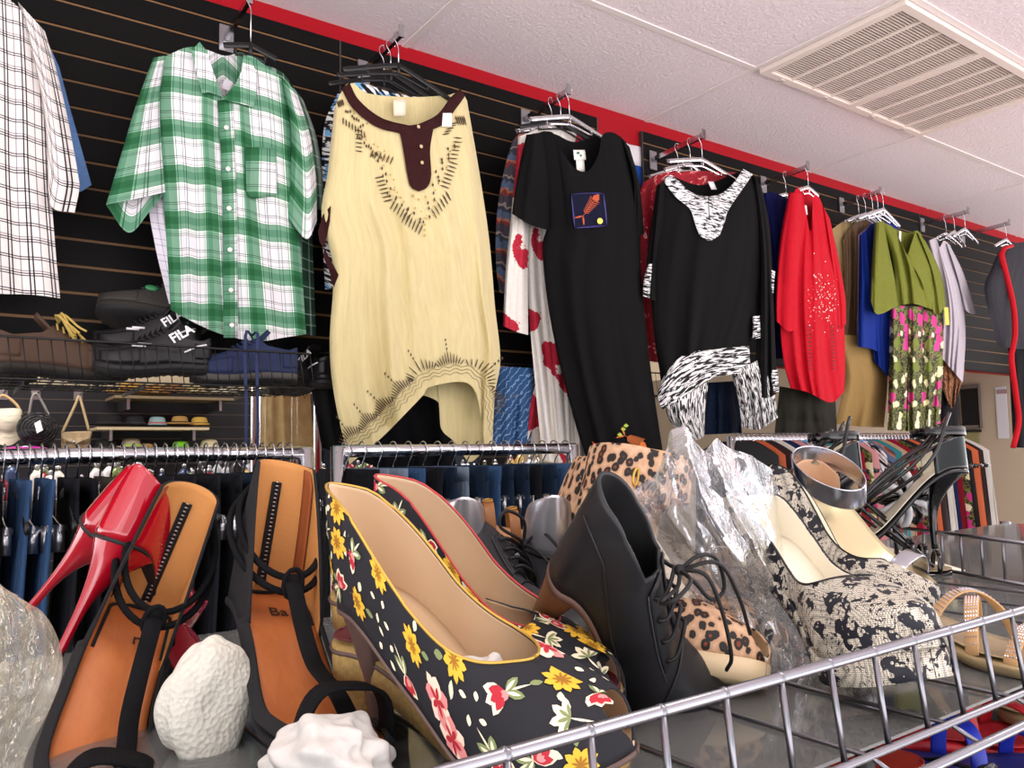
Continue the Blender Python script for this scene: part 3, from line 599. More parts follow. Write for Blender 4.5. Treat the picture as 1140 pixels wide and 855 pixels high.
for x, y in ((694, 478), (697, 474), (690, 484)): fd.patch(mb, [(x-3, y), (x, y-2.5), (x+3, y), (x, y+2)], 3, .012)
mb.build('fish_embroidery', FM, g, False)
mb = MB(); fd.patch(mb, [(668+3.2*math.cos(a), 246+3.4*math.sin(a)) for a in np.linspace(0, 6.28, 13)[:-1]], 0, .014); mb.build('price_sticker', YEL, g, False)
mb = MB(); P = [[at(638+13*i/3+.4*j, 167+11*j/3, 2.185) for i in range(4)] for j in range(4)]; mb.grid(P); P = [[at(641+9*i/3+.4*j, 178+13*j/3, 2.183) for i in range(4)] for j in range(4)]; mb.grid(P); mb.build('neck_label', plain('efefe6', .6), g, solid=.001)
mb = MB(); c = at(645, 172, 2.18)
for dx, dz in ((-.008, .004), (-.002, .006), (.008, -.002)): mb.obox(c+np.array([dx, 0, dz]), (.003, 0, 0), (0, .0006, 0), (0, 0, .004))
mb.build('label_print', plain('2d6b4b', .6), g, False)
# ---- 5 red blouse, tunic, navy
REDC = fabric('b3122a', '990d22', .7)
g = thing('red_blouse', 'red floral print blouse hanging behind the zebra trimmed black tunic', 'blouse', at(716, 400, 2.30))
t = NT('red_floral'); n = t.noise(t.uv(), 16, 3, .6, 1.5); c = t.ramp(n, [(0, '8e0c1e'), (.55, 'b3122a'), (.63, 'e7d8c8'), (.66, 'b3122a'), (.72, 'c87a30'), (.76, 'a00f24')]); RFL = t.fin(c, .75)
Cloth(2.29, [(716, 203), (735, 194), (760, 190), (820, 192)], [(722, 402), (760, 408), (812, 415)], [(709, 230), (712, 300), (716, 360)], [(820, 300)], thick=.05, seed=31).mb().build('blouse_body', RFL, g)
g = thing('tunic', 'black tunic with a zebra striped yoke and zebra print draped hem', 'tunic', at(800, 480, 2.19))
tn = Cloth(2.19, [(738, 200), (747, 196), (758, 203), (768, 212), (788, 218), (806, 212), (820, 200), (826, 190), (838, 196)], [(736, 424), (750, 405), (768, 394), (800, 388), (833, 386)],
           [(729, 240), (725, 310), (728, 370)], [(851, 225), (855, 280), (848, 340)], bT=[(738, 200), (747, 196), (782, 206), (826, 190), (838, 196)], thick=.08, fold=.007, nf=4, seed=32, nu=71)
tn.mb().build('tunic_body', BLK, g)
Cloth(2.185, [(838, 195), (848, 208)], [(838, 440), (855, 443), (867, 436)], [(845, 280), (842, 380)], [(857, 255), (861, 330), (864, 400)], thick=.05, fold=.008, nf=2, seed=33, nu=31).mb().build('sleeve', BLK, g)
Cloth(2.185, [(731, 207), (742, 198)], [(718, 330), (735, 338)], [(725, 250), (720, 290)], [(740, 290)], thick=.04, fold=.006, nf=2, seed=34, nu=21).mb().build('sleeve', BLK, g)
mb = MB()
tn.strip(mb, [(747, 194), (757, 203), (766, 212), (777, 217), (790, 219)], [(738, 201), (752, 219), (768, 233), (774, 250), (779, 263)], m=9, off=.007)
tn.strip(mb, [(790, 219), (804, 215), (818, 202), (827, 188)], [(801, 262), (807, 246), (812, 232), (838, 194)], m=9, off=.007)
tn.strip(mb, [(777, 217), (784, 219), (790, 219)], [(780, 263), (790, 268), (801, 262)], n=12, m=9, off=.007)
mb.build('yoke', ZEBY, g, solid=.001)
mb = MB(); tn.line(mb, [(789, 219), (789, 232), (790, 244)], .0018, 0, .010); mb.build('keyhole_loop', BLK, g)
for p in ((789, 221), (790, 243)): mb = MB(); mb.sphere(tn.lift(*p, .014), .004, 8); mb.build('button', BLKPL, g)
z1 = Cloth(2.185, [(735, 426), (748, 406), (767, 393), (800, 388), (834, 385)], [(737, 456), (757, 446), (775, 432), (797, 420), (836, 414)], [(732, 440)], [], thick=.05, fold=.007, nf=4, seed=35, nv=25); z1.mb().build('hem_band', ZEB, g)
z2 = Cloth(2.20, [(735, 430), (760, 440), (789, 424)], [(768, 486), (775, 490), (784, 486)], [(746, 470)], [(785, 455)], thick=.05, fold=.010, nf=3, seed=36); z2.mb().build('hem_drape', ZEBV, g)
z3 = Cloth(2.20, [(814, 414), (836, 405), (851, 396)], [(826, 475), (845, 478), (866, 465)], [(822, 445)], [(860, 425)], thick=.05, fold=.010, nf=4, seed=37); z3.mb().build('hem_drape', ZEBV, g)
for cu in (dict(T=[(838, 352), (846, 351)], B=[(838, 378), (847, 376)]), dict(T=[(858, 412), (866, 411)], B=[(858, 438), (867, 436)]), dict(T=[(722, 294), (727, 293)], B=[(716, 330), (724, 333)], L=[(717, 310)]), dict(T=[(858, 300), (863, 302)], B=[(857, 326), (861, 326)])):
    Cloth(2.165, thick=.015, fold=.002, nu=9, nv=9, **cu).mb().build('cuff_trim', ZEB, g)
mb = MB(); P = [[at(788+6*i/2+2*j, 202+9*j/2, 2.18) for i in range(3)] for j in range(3)]; mb.grid(P); mb.build('neck_label', plain('ece8ea', .6), g, solid=.001)
NVY = fabric('141a52', '0f1440', .75); 
g = thing('navy_blouse', 'navy blue top hanging between the black tunic and the red jacket', 'top', at(860, 400, 2.33))
Cloth(2.33, [(846, 218), (858, 214), (880, 222)], [(858, 400), (886, 398)], [(852, 300)], [(886, 300)], thick=.05, seed=41, nu=31).mb().build('blouse_body', NVY, g)
g = thing('navy_trousers', 'dark navy trousers seen through the gap in the zebra hem', 'trousers', at(805, 480, 2.33))
Cloth(2.34, [(786, 426), (822, 424)], [(784, 484), (826, 482)], thick=.05, seed=42, nu=31, nf=3).mb().build('trouser_legs', fabric('0f1624', '1b2942', .8), g)
# ---- 6 red jacket
t = NT('red_crinkle'); t.bump(t.noise(t.mapping(t.uv(), (1, .3, 1)), 25, 4, .6, .8), .5, .004); RJ = t.fin(t.mix(t.noise(t.uv(), 40, 2), 'ac0c1e', 'c41428'), .75, 0, .15)
g = thing('red_jacket', 'bright red embroidered jacket with wide sleeve and stand collar', 'jacket', at(905, 440, 2.22))
rj = Cloth(2.22, [(882, 218), (887, 210), (893, 216), (898, 240), (902, 258), (904, 240), (906, 219), (912, 220), (921, 243)], [(880, 432), (900, 437), (925, 448), (940, 436)],
           [(872, 270), (868, 340), (872, 400)], [(932, 285), (939, 350), (941, 400)], bT=[(882, 218), (890, 208), (903, 212), (912, 220), (921, 243)], thick=.07, fold=.010, nf=4, seed=43)
rj.mb().build('jacket_body', RJ, g)
Cloth(2.205, [(878, 214), (893, 216)], [(864, 357), (879, 369), (896, 359)], [(868, 270), (864, 330)], [(897, 260), (899, 320)], thick=.06, fold=.008, nf=2, seed=44, nu=31).mb().build('sleeve', RJ, g)
Cloth(2.215, [(914, 225), (924, 244)], [(930, 356), (936, 366), (942, 360)], [(924, 300)], [(934, 290), (941, 330)], thick=.05, fold=.006, nf=2, seed=45, nu=21).mb().build('sleeve', RJ, g)
mb = MB(); r = np.random.RandomState(5)
for i in range(150):
    a = r.rand(); x = 917+r.randn()*9; y = 332+r.randn()*17
    if 898 < x < 939: rj.patch(mb, [(x-.7, y), (x, y-.8), (x+.7, y), (x, y+.8)], i % 2, .009)
for k in range(12):
    for x0 in (901, 927): y = 364+k*4.2; rj.stroke(mb, (x0-3+.2*k, y), (x0+3+.1*k, y), 1.6, 2, .008)
mb.build('beadwork', [plain('f2c8c0', .3, .3), plain('e04a52', .3, .3), plain('6b0a16', .7)], g, False)['kind'] = 'stuff'
mb = MB(); c = at(897, 234, 2.19); mb.obox(c, (.010, 0, .003), (0, .0008, 0), (-.003, 0, .022)); mb.build('price_tag', plain('e9e0e4', .5), g, False)
# ---- 7 beige, brown, lavender, blue, olive
def simple(name, label, cat, part, col, Y, T, B, L=(), R=(), seed=0, th=.05, fo=.009, nf=4, m=None, sl=None):
    g = thing(name, label, cat, at(*np.mean(B, 0), Y)); m = m or fabric(col, None, .75)
    Cloth(Y, T, B, L, R, thick=th, fold=fo, nf=nf, seed=seed, nu=41, nv=41).mb().build(part, m, g)
    for k, q in enumerate(sl or []): Cloth(Y-.012, q[0], q[1], q[2], q[3], thick=.04, fold=.006, nf=2, seed=seed+k+7, nu=25, nv=41).mb().build('sleeve', m, g)
    return g
simple('beige_top', 'beige top hanging just right of the red jacket', 'top', 'top_body', 'ab9468', 2.40, [(925, 256), (938, 247), (950, 242), (962, 250)], [(938, 380), (962, 382)], [(934, 320)], [], 50, th=.02, fo=.006)
SAT = plain('6b5238', .35); simple('brown_blouse', 'shiny brown blouse with a gathered silver collar', 'blouse', 'blouse_body', '6e553d', 2.365, [(938, 268), (950, 250), (965, 243), (975, 250)], [(938, 378), (968, 384)], [(940, 320)], [], 51, th=.02, fo=.008, m=SAT)
simple('lavender_top', 'pale lavender top squeezed between the brown and the blue garments', 'top', 'top_body', 'a493b8', 2.335, [(955, 262), (972, 248), (980, 250)], [(954, 372), (972, 374)], [(955, 320)], [], 52, th=.02, fo=.005)
BLU = fabric('162f84', '122874', .7)
simple('blue_blouse', 'royal blue top with long sleeve behind the olive blouse', 'top', 'top_body', '', 2.29, [(960, 262), (973, 248), (1000, 250)], [(973, 402), (990, 420), (1003, 430)], [(968, 330)], [(1000, 340)], 53, th=.03, m=BLU, sl=[([(957, 262), (970, 252)], [(955, 386), (968, 388), (981, 393)], [(956, 320)], [(976, 320)])])
simple('khaki_trousers', 'folded tan trousers hanging under the brown and blue tops', 'trousers', 'trouser_legs', '94794a', 2.36, [(932, 372), (972, 376), (990, 385)], [(930, 472), (958, 475), (984, 476)], [(940, 420)], [(988, 430)], 54, nf=2)
OLV = fabric('686d2a', '787e34', .8, wr=25, wrs=.4)
t = NT('hibiscus_print'); uv0 = t.uv(); mx = t.n('ShaderNodeMix', data_type='VECTOR'); mx.inputs[0].default_value = .06; t.link(uv0, mx.inputs[4]); t.link(t.noise(uv0, 22, 2, out='Color'), mx.inputs[5]); uv = mx.outputs[1]; v1 = t.vor(uv, 15, 'F1', 'Distance'); vc = t.vor(uv, 15, 'F1', 'Color'); st = t.noise(t.mapping(uv, (1, 1, 1), (0, 0, 0), (0, 0, .8)), 40, 3, .7, 2)
sp = t.n('ShaderNodeSeparateColor'); t.link(vc, sp.inputs[0])
cl_ = t.ramp(sp.outputs[0], [(0, 'c2307e'), (.3, 'e0dcae'), (.55, '6e7a2c'), (.75, 'c8378a'), (.88, 'ece2c4')]); f = t.math('LESS_THAN', t.math('ADD', v1, t.math('MULTIPLY', st, .35)), .62)
TROP = t.fin(t.mix(f, t.mix(t.math('GREATER_THAN', st, .52), '241a18', '77803a'), cl_), .75)
g = thing('floral_trousers', 'wide dark trousers printed with pink hibiscus and green leaves', 'trousers', at(1020, 480, 2.25))
for T, B, sd in (([(991, 338), (1014, 342)], [(988, 479), (1014, 480)], 60), ([(1010, 340), (1028, 342)], [(1010, 480), (1026, 480)], 61), ([(1026, 342), (1054, 346)], [(1023, 480), (1046, 478)], 62)):
    Cloth(2.255-.01*(sd % 2), T, B, [], [], thick=.05, fold=.010, nf=2, seed=sd, nu=31).mb().build('trouser_leg', TROP, g)
g = thing('olive_blouse', 'olive green short sleeved blouse with a long V neck', 'blouse', at(1020, 345, 2.22))
ol = Cloth(2.225, [(979, 246), (987, 249), (995, 254), (1003, 270), (1009, 285), (1015, 270), (1020, 257), (1025, 260)], [(999, 341), (1015, 338), (1030, 342), (1050, 349)],
           [(992, 285), (997, 315)], [(1040, 290), (1049, 320)], bT=[(979, 246), (995, 254), (1010, 259), (1020, 257), (1025, 260)], thick=.07, fold=.008, nf=4, seed=55); ol.mb().build('blouse_body', OLV, g)
Cloth(2.215, [(974, 248), (984, 246)], [(969, 334), (977, 350), (1000, 340)], [(971, 285)], [(990, 280), (996, 310)], thick=.05, fold=.006, nf=2, seed=56, nu=25).mb().build('sleeve', OLV, g)
Cloth(2.215, [(1020, 258), (1030, 268)], [(1036, 342), (1044, 350), (1053, 340)], [(1034, 300)], [(1043, 293), (1050, 315)], thick=.05, fold=.006, nf=2, seed=57, nu=25).mb().build('sleeve', OLV, g)
mb = MB(); c = at(1002, 263, 2.235); mb.obox(c, (.010, 0, 0), (0, .0008, 0), (.004, 0, .028)); mb.build('neck_label', plain('e6e0d8', .6), g, False)
mb = MB(); c = at(1054, 352, 2.2); mb.obox(c, (.022, 0, .002), (0, .0008, 0), (0, 0, .05)); mb.build('price_tag', plain('d8c84a', .5), g, False)
GRY = fabric('b0a9b2', 'bdb6be', .8)
simple('grey_tee', 'pale grey short sleeved tee at the far end of the wall', 'tee', 'tee_body', '', 2.25, [(1033, 268), (1042, 266), (1046, 275), (1051, 268), (1058, 273)], [(1048, 398), (1060, 412), (1072, 426)], [(1046, 330)], [(1070, 320), (1075, 370)], 63, m=GRY, sl=[([(1052, 270), (1059, 276)], [(1072, 343), (1080, 349), (1087, 350)], [(1064, 310)], [(1073, 305)])])
t = NT('brown_flowers'); n = t.noise(t.uv(), 30, 3, .7, 1.5); BFL = t.fin(t.ramp(n, [(0, '3b2418'), (.45, '7a4a2c'), (.55, 'a87a50'), (.62, '54331f')]), .8)
simple('brown_flower_scarf', 'brown flower-petal scarf hanging beside the floral trousers', 'scarf', 'scarf_cloth', '', 2.30, [(1048, 392), (1062, 396)], [(1052, 440), (1060, 455), (1066, 440)], [(1046, 420)], [(1074, 412)], 64, m=BFL)
TJ = fabric('27272b', '34343a', .7); RPI = fabric('c01c28', None, .6)
g = thing('track_jacket', 'charcoal track jacket with a red piped edge at the right side of the photo', 'jacket', at(1120, 498, 2.05))
Cloth(2.10, [(1112, 280), (1120, 274), (1145, 270), (1170, 290)], [(1110, 384), (1128, 388), (1165, 390)], [(1103, 300), (1096, 325)], [], thick=.06, fold=.008, nf=2, seed=65, nu=31).mb().build('jacket_body', TJ, g)
Cloth(2.12, [(1122, 380), (1165, 385)], [(1128, 498), (1165, 500)], [], [], thick=.05, fold=.010, nf=2, seed=66, nu=31).mb().build('trouser_legs', fabric('101013', None), g)
mb = MB(); mb.tube([at(x, y, 2.035) for x, y in catmull([(1126, 274), (1115, 280), (1120, 305), (1128, 340), (1130, 370), (1128, 385), (1126, 400), (1131, 440), (1134, 470), (1128, 498)], 30)], .016, 8, flat=.6); mb.build('red_piping', RPI, g)
mb = MB(); mb.tube([at(x, y, 2.07) for x, y in ((1134, 275), (1140, 290), (1137, 300), (1130, 290))], .014, 8); mb.build('inner_collar', RPI, g)
# ================================================================ WIRE SHOE SHELF UNDER THE SHIRTS, CLOTHES RAILS, BACK ROOM
SYF = 2.12
def shelf_wire(label, x0p, x1p, ytop_p, yb_p, Yf=SYF, Yb=2.44):
    a = at(x0p, ytop_p[0], Yf); b = at(x1p, ytop_p[1], Yf); zt = (a[2]+b[2])/2; zb = zt-.095
    th = thing('wire_shoe_shelf', label, 'shelf', ((a[0]+b[0])/2, (Yf+Yb)/2, zb)); x0, x1 = a[0], b[0]
    mb = MB()
    mb.tube([(x0, Yf, zt), (x1, Yf, zt)], .0032, 6); mb.build('front_rim', BLKWIRE, th)
    mb = MB(); mb.tube([(x0, Yf, zb), (x1, Yf, zb)], .0026, 6); mb.build('front_bottom_wire', BLKWIRE, th)
    mb = MB(); n = int((x1-x0)/.028); P = []
    for i in range(n+1):
        x = x0+(x1-x0)*i/n; mb.tube([(x, Yf, zt), (x+.012, Yf, zb), (x+.012, Yb, zb)], .0013, 4)
    for k in range(4): y = Yf+(Yb-Yf)*(k+1)/4; mb.tube([(x0, y, zb), (x1, y, zb)], .002, 5)
    tag(mb.build('wire_grid', BLKWIRE, th), kind=None)
    mb = MB(); P = []
    for i in range(n*2+1): x = x0+(x1-x0)*i/(n*2); P.append((x, Yf, zb-(.028 if i % 2 else 0)))
    mb.tube(P, .0014, 4); mb.build('zigzag_wire', BLKWIRE, th)
    for x in (x0+.15, (x0+x1)/2, x1-.1):
        mb = MB(); mb.box((x-.002, Yf+.05, zb-.012), (x+.002, WY-.006, zb)); mb.build('bracket', BLKPL, th, False)
    return th, zb, zt
shelf1, ZB, ZT = shelf_wire('long black wire shelf of sneakers under the plaid shirts', -60, 345, (372, 393), (418, 430))
def near_shelf(x): return ZB
shelf2, ZB2, ZT2 = shelf_wire('black wire shelf of shoes partly hidden behind the cream kaftan', 352, 740, (392, 416), (418, 430), Yf=2.39, Yb=2.47)
# ---- rails
def rail(name, label, p0, p1, Y, r=.016, z=None, posts=(), foot=True):
    a = at(*p0, Y); b = at(*p1, Y); z = z or (a[2]+b[2])/2; th = thing(name, label, 'clothes rail', ((a[0]+b[0])/2, Y, 0))
    mb = MB(); mb.tube([(a[0], Y, z), (b[0], Y, z)], r, 16); mb.build('hang_bar', CHROME, th)
    for x in (a[0]+.01, b[0]-.01):
        mb = MB(); mb.tube([(x, Y, 0.02), (x, Y, z+.012)], r*1.15, 14); mb.lathe([(0, 0), (.06, 0), (.06, .012), (.025, .02), (0, .02)], (x, Y, 0), 20); mb.build('upright', CHROME, th)
    return th, a[0], b[0], z
r1, xa1, xb1, zr1 = rail('clothes_rail', 'long chrome clothes rail crossing behind the heels at the left', (-60, 508), (345, 505), 1.85)
r2, xa2, xb2, zr2 = rail('clothes_rail', 'chrome clothes rail of jeans under the cream kaftan', (372, 505), (640, 497), 1.92)
r3, xa3, xb3, zr3 = rail('clothes_rail', 'chrome clothes rail packed with hangers at the right', (812, 488), (1060, 489), 1.95, .014)
def rail_hanger(clips=True, mat=CLEAR, w=.34, label='', group='', lean=0.):
    th = thing('clip_hanger' if clips else 'rail_hanger', label, 'hanger', (0, 0, 0), group)
    mb = MB(); pts = [(0, .024*math.cos(t_)+.0, .024*math.sin(t_)) for t_ in np.linspace(-.7, math.pi+.1, 12)]+[(0, -.022, -.014), (0, -.004, -.034), (0, 0, -.05), (0, 0, -.075)]
    mb.tube(pts, .0019, 6); mb.build('hook', CHROME, th)
    mb = MB()
    if clips: mb.ribbon([(0, a, -.122-.012*abs(a/(w/2))) for a in np.linspace(-w/2, w/2, 9)], (1, 0, 0), .014, .006); mb.tube([(0, 0, -.06), (0, 0, -.13)], .006, 6)
    else: mb.ribbon([(0, a, -.072-.06*abs(a/(w/2))**1.3) for a in np.linspace(-w/2, w/2, 17)], (1, 0, 0), .016, .007)
    mb.build('shoulder_bar', mat, th)
    if clips:
        for s_ in (-1, 1):
            mb = MB(); mb.obox((0, s_*w*.42, -.152), (.009, 0, 0), (0, .013, 0), (0, 0, .024)); mb.tube([(-.012, s_*w*.42, -.135), (.012, s_*w*.42, -.135)], .006, 6); mb.build('clip', mat if s_ > 0 else CHROME2, th)
    return th
def jeans(col, col2, name, label, group, W=.34, drop=.9, seed=0, mat=None):
    """trousers hung by the waistband in a plane across the rail, two legs, waistband, pocket flap"""
    th = thing(name, label, 'trousers', (0, 0, -.12), group); m = mat or fabric(col, col2, .9, wr=40, wrs=.3); r = np.random.RandomState(seed)
    nu, nv = 25, 22; P = []; Q = []
    for j in range(nv):
        v = j/(nv-1); row = []
        for i in range(nu):
            a = 2*math.pi*i/(nu-1); wv = (W/2)*(1+.10*math.sin(v*2.6)+.02*math.sin(5*v+seed)); tk = .009+.007*math.sin(min(v*3, 1.57))+.003*math.sin(6*a+9*v+seed)
            row.append((tk*math.sin(a)+.006*math.sin(8*v+seed), wv*math.cos(a), -.165-drop*v))
        P.append(row)
    mb = MB(); mb.grid(P, 0, [[(i/(nu-1)*W*2, j/(nv-1)*drop) for i in range(nu)] for j in range(nv)]); o = mb.build('trouser_legs', m, th)
    mb = MB(); mb.grid([[(x*1.12, y*1.015, z) for x, y, z in row] for row in (P[0], [(x, y, z+.0) for x, y, z in [(p[0], p[1], -.165-.038) for p in P[0]]])], 0); mb.build('waistband', m, th, solid=.002)
    mb = MB(); mb.box((.014, .02, -.36), (.0165, .12, -.25)); mb.build('pocket', m, th, False)
    mb = MB(); mb.tube([(.010, 0, -.182), (.0145, 0, -.182)], .008, 12); mb.build('waist_button', CHROME2, th)
    return th
JC = [('16202f', '233449', 'dark indigo jeans'), ('15161a', '1f2126', 'black jeans'), ('2a4262', '3c5a80', 'mid blue jeans'), ('5f6f80', '7c8b9a', 'pale washed jeans'), ('3a3630', '4e473e', 'faded brown trousers'), ('0f1014', '1a1b20', 'black trousers with white topstitching')]
def place(o, x, y, z, rz=0, ry=0, sx=1): o.location = (x, y, z); o.rotation_euler = (0, ry, rz)
# left rail
H0 = rail_hanger(True, CLEAR, .34, 'clear clip hanger on the long left rail, one of many crowded together', 'clear clip hangers on the long left rail')
H0b = rail_hanger(False, BLKPL, .38, 'black plastic hanger on the long left rail, between the clear ones', 'black hangers on the long left rail')
ORD = ['first', 'second', 'third', 'fourth', 'fifth', 'sixth', 'seventh', 'eighth', 'ninth', 'tenth', 'eleventh', 'twelfth', 'thirteenth']
CNT = {}
def ordl(o, tail):
    g_ = o['group']; k_ = CNT.get(g_, 0); CNT[g_] = k_+1; o['label'] = ORD[min(k_, 12)]+' from the left of the '+g_+tail
fu = set()
def use(proto, key=None):
    k = id(proto) if key is None else key
    if k not in fu: fu.add(k); return proto
    return copy_tree(proto)
JP = [jeans(a, b, 'jeans', n_+' hanging on the left rail among other trousers', n_+' on the left rail', seed=i) for i, (a, b, n_) in enumerate(JC)]
xs = np.arange(xa1+.03, xb1-.04, .021); r = np.random.RandomState(3); used_on_left = []
for i, x in enumerate(xs):
    bl = r.rand() < .3; o = use(H0b if bl else H0); rz = r.randn()*.02; place(o, x, 1.85, zr1, rz)
    if i % 2 == 0:
        k = int(r.choice([1, 5, 0, 1, 4, 2], p=[.3, .25, .1, .15, .1, .1])); 
        if abs(x-.12) < .04: k = 2
        j = use(JP[k]); place(j, x, 1.85, zr1, rz*.8); ordl(j, '')
# middle rail: jeans
H1 = rail_hanger(True, CLEAR, .32, 'clear clip hanger holding jeans on the middle rail', 'clear clip hangers on the middle rail')
J2 = [jeans(a, b, 'jeans', n_+' clipped to the middle rail', n_+' on the middle rail', seed=i+20) for i, (a, b, n_) in enumerate(JC[:4])]
xs = np.arange(xa2+.03, xb2-.03, .045)
for i, x in enumerate(xs):
    o = use(H1); rz = r.randn()*.02; place(o, x, 1.92, zr2, rz)
    k = int(r.choice(4, p=[.25, .2, .25, .3])); j = use(J2[k]); place(j, x, 1.92, zr2, rz); ordl(j, '')
# right rail: tops and straps on black hangers, seen nearly face on
def rail_top(m, label, group, w=.36, drop=.5, seed=0, neck=.075):
    th = thing('hanging_top', label, 'top', (0, 0, -.1), group); r_ = np.random.RandomState(seed); nu, nv = 25, 14; P = []; Bk = []
    for side in (1, -1):
        G = []
        for j in range(nv):
            v = j/(nv-1); row = []
            for i in range(nu):
                a = -1+2*i/(nu-1); y = a*w/2*(1+.12*v)
                top = -.085-.075*abs(a)**1.6-(neck*(1-(abs(a)/.42)**2) if abs(a) < .42 and side > 0 else (.02*(1-(abs(a)/.42)**2) if abs(a) < .42 else 0))
                z = top*(1-v)+(-.085-drop)*v; x = side*(.008*(1-a*a)**.5*(1+.6*v)+.004*math.sin(7*a+seed+4*v)*v)
                row.append((x, y, z))
            G.append(row)
        P.append(G)
    mb = MB(); uv = [[(i/(nu-1)*w, j/(nv-1)*drop) for i in range(nu)] for j in range(nv)]
    mb.grid(P[0], 0, uv); mb.grid(P[1], 0, uv, flip=True); mb.build('top_body', m, th)
    mb = MB(); mb.tube([(P[0][0][i][0]+.002, P[0][0][i][1], P[0][0][i][2]) for i in range(7, 18)], .0035, 6); mb.build('neck_binding', plain('d8d2cc', .6) if seed % 3 == 0 else BLKPL, th)
    return th
TOPC = [(plain('17171a', .5), 'black satin top'), (fabric('e0a0a4'), 'pale pink top'), (fabric('8c1f2c'), 'wine red top'), (fabric('e9e4da'), 'ivory top'), (fabric('3d8a90'), 'teal top'), (fabric('d9724a'), 'coral top'),
        (ZEBB, 'zebra striped top'), (TROP, 'tropical print top'), (fabric('202a50'), 'navy blue top'), (fabric('c8a98a'), 'tan beige top'), (plain('2a2a2e', .3), 'shiny charcoal top'), (PAI, 'paisley striped top')]
H2 = rail_hanger(False, BLKPL, .36, 'black hanger packed tightly on the right rail', 'black hangers on the right rail')
H2c = rail_hanger(False, CLEAR, .36, 'clear hanger packed tightly on the right rail', 'clear hangers on the right rail')
TP = [rail_top(m, n_+' on the crowded right rail', n_+'s on the right rail', seed=i) for i, (m, n_) in enumerate(TOPC)]
xs = np.arange(xa3+.03, xb3-.02, .027)
for i, x in enumerate(xs):
    o = use(H2c if i % 3 == 1 else H2); rz = r.randn()*.05; place(o, x, 1.95, zr3, rz)
    if i % 2 == 0: tp = use(TP[(i//2*5+(i//24)) % 12]); place(tp, x, 1.95, zr3, rz); ordl(tp, '')
# ---- black trousers and other hangings under the shelf
simple('black_trousers', 'black trousers hanging under the wire shelf left of the kaftan', 'trousers', 'trouser_legs', '0b0b0d', 2.36, [(342, 408), (398, 412)], [(358, 498), (420, 520)], [], [], 70, nf=2)
simple('black_trousers', 'black wide trousers visible under the kaftan hem', 'trousers', 'trouser_legs', '0c0c0f', 2.36, [(412, 420), (500, 424)], [(415, 520), (508, 524)], [], [], 71, nf=3)
t = NT('embroidered_denim'); w1 = t.wave(t.mapping(t.uv(), (1, 1, 1), (0, 0, 0), (0, 0, .7)), 14, 5, 2, 3); EMB = t.fin(t.mix(t.math('GREATER_THAN', w1, .93), '28507e', '7fa0c4'), .85)
simple('embroidered_jeans', 'blue jeans with pale vine stitching between the kaftan and the tie dye dress', 'jeans', 'trouser_legs', '', 2.36, [(553, 408), (600, 410)], [(546, 500), (590, 500)], [], [], 72, nf=2, m=EMB)
simple('tie_dye_skirt', 'white and red tie dye skirt behind the long tie dye dress', 'skirt', 'skirt_body', '', 2.38, [(588, 425), (606, 428)], [(568, 500), (600, 502)], [], [], 73, nf=2, m=TIE)
t = NT('yellow_voile'); t.b.inputs['Alpha'].default_value = .8; YV = t.fin(t.mix(t.noise(t.uv(), 20, 3), 'a8935a', 'd8c68c'), .7)
simple('sheer_yellow_dress', 'sheer mustard yellow dress hanging beyond the wire shelf', 'dress', 'dress_body', '', 3.4, [(292, 408), (343, 405)], [(289, 500), (350, 505)], [], [], 74, nf=3, m=YV)
simple('cream_shirt', 'cream shirt in the back room beside the sheer yellow dress', 'shirt', 'shirt_body', 'd9cfa6', 3.9, [(300, 410), (318, 410)], [(297, 500), (322, 500)], [], [], 75, nf=2)
# under the red jacket
simple('dark_dress', 'dark dress with pink hem hanging below the red jacket', 'dress', 'dress_body', '2b2a22', 2.34, [(868, 430), (930, 440)], [(862, 484), (932, 484)], [], [], 76, nf=3)
simple('dark_trousers', 'dark trousers at the right under the grey tee', 'trousers', 'trouser_legs', '15151a', 2.36, [(1046, 430), (1068, 430)], [(1048, 500), (1066, 500)], [], [], 77, nf=1)
for pr_ in JP+J2+TP+[H0, H0b, H1, H2, H2c]:
    if id(pr_) not in fu:
        for ch_ in list(pr_.children): bpy.data.objects.remove(ch_)
        bpy.data.objects.remove(pr_)
rb, q0, q1, zq = rail('clothes_rail', 'plain chrome rail in the back room holding the sheer yellow dress', (282, 404), (356, 404), 3.42)
rc, q0, q1, zq = rail('clothes_rail', 'further chrome rail in the back room holding the cream shirt', (290, 408), (330, 408), 3.93)
# ---- back room things
def hat(px, py, s, col, band, label, Y=BW-.28, tall=1.0, brim=1.7, group=None, tilt=0):
    """px,py is the middle of the brim"""
    c = at(px, py, Y); R_ = s*.66; th = thing('hat', label, 'hat', c, group); m = plain(col, .8, bump=(90, .4))
    prof = [(0, .9*tall), (.35, .95*tall), (.72, .88*tall), (.86, .7*tall), (.95, .3*tall), (1, .06)]
    mb = MB(); mb.lathe([(a*R_, z*R_) for a, z in prof], c, 20, 0, (1, .85)); mb.build('crown', m, th)
    mb = MB(); mb.lathe([(R_, .06*R_), (R_*1.2, 0), (R_*brim*.9, .02*R_), (R_*brim, .14*R_), (R_*brim*.9, -.02*R_), (R_*1.0, -.03*R_)], c, 24, 0, (1, .85)); mb.build('brim', m, th)
    mb = MB(); mb.lathe([(R_*1.0, .05*R_), (R_*.985, .3*R_), (R_*1.0, .3*R_), (R_*1.02, .05*R_)], c, 20, 0, (1, .85)); mb.build('hat_band', plain(band, .6), th)
    return th
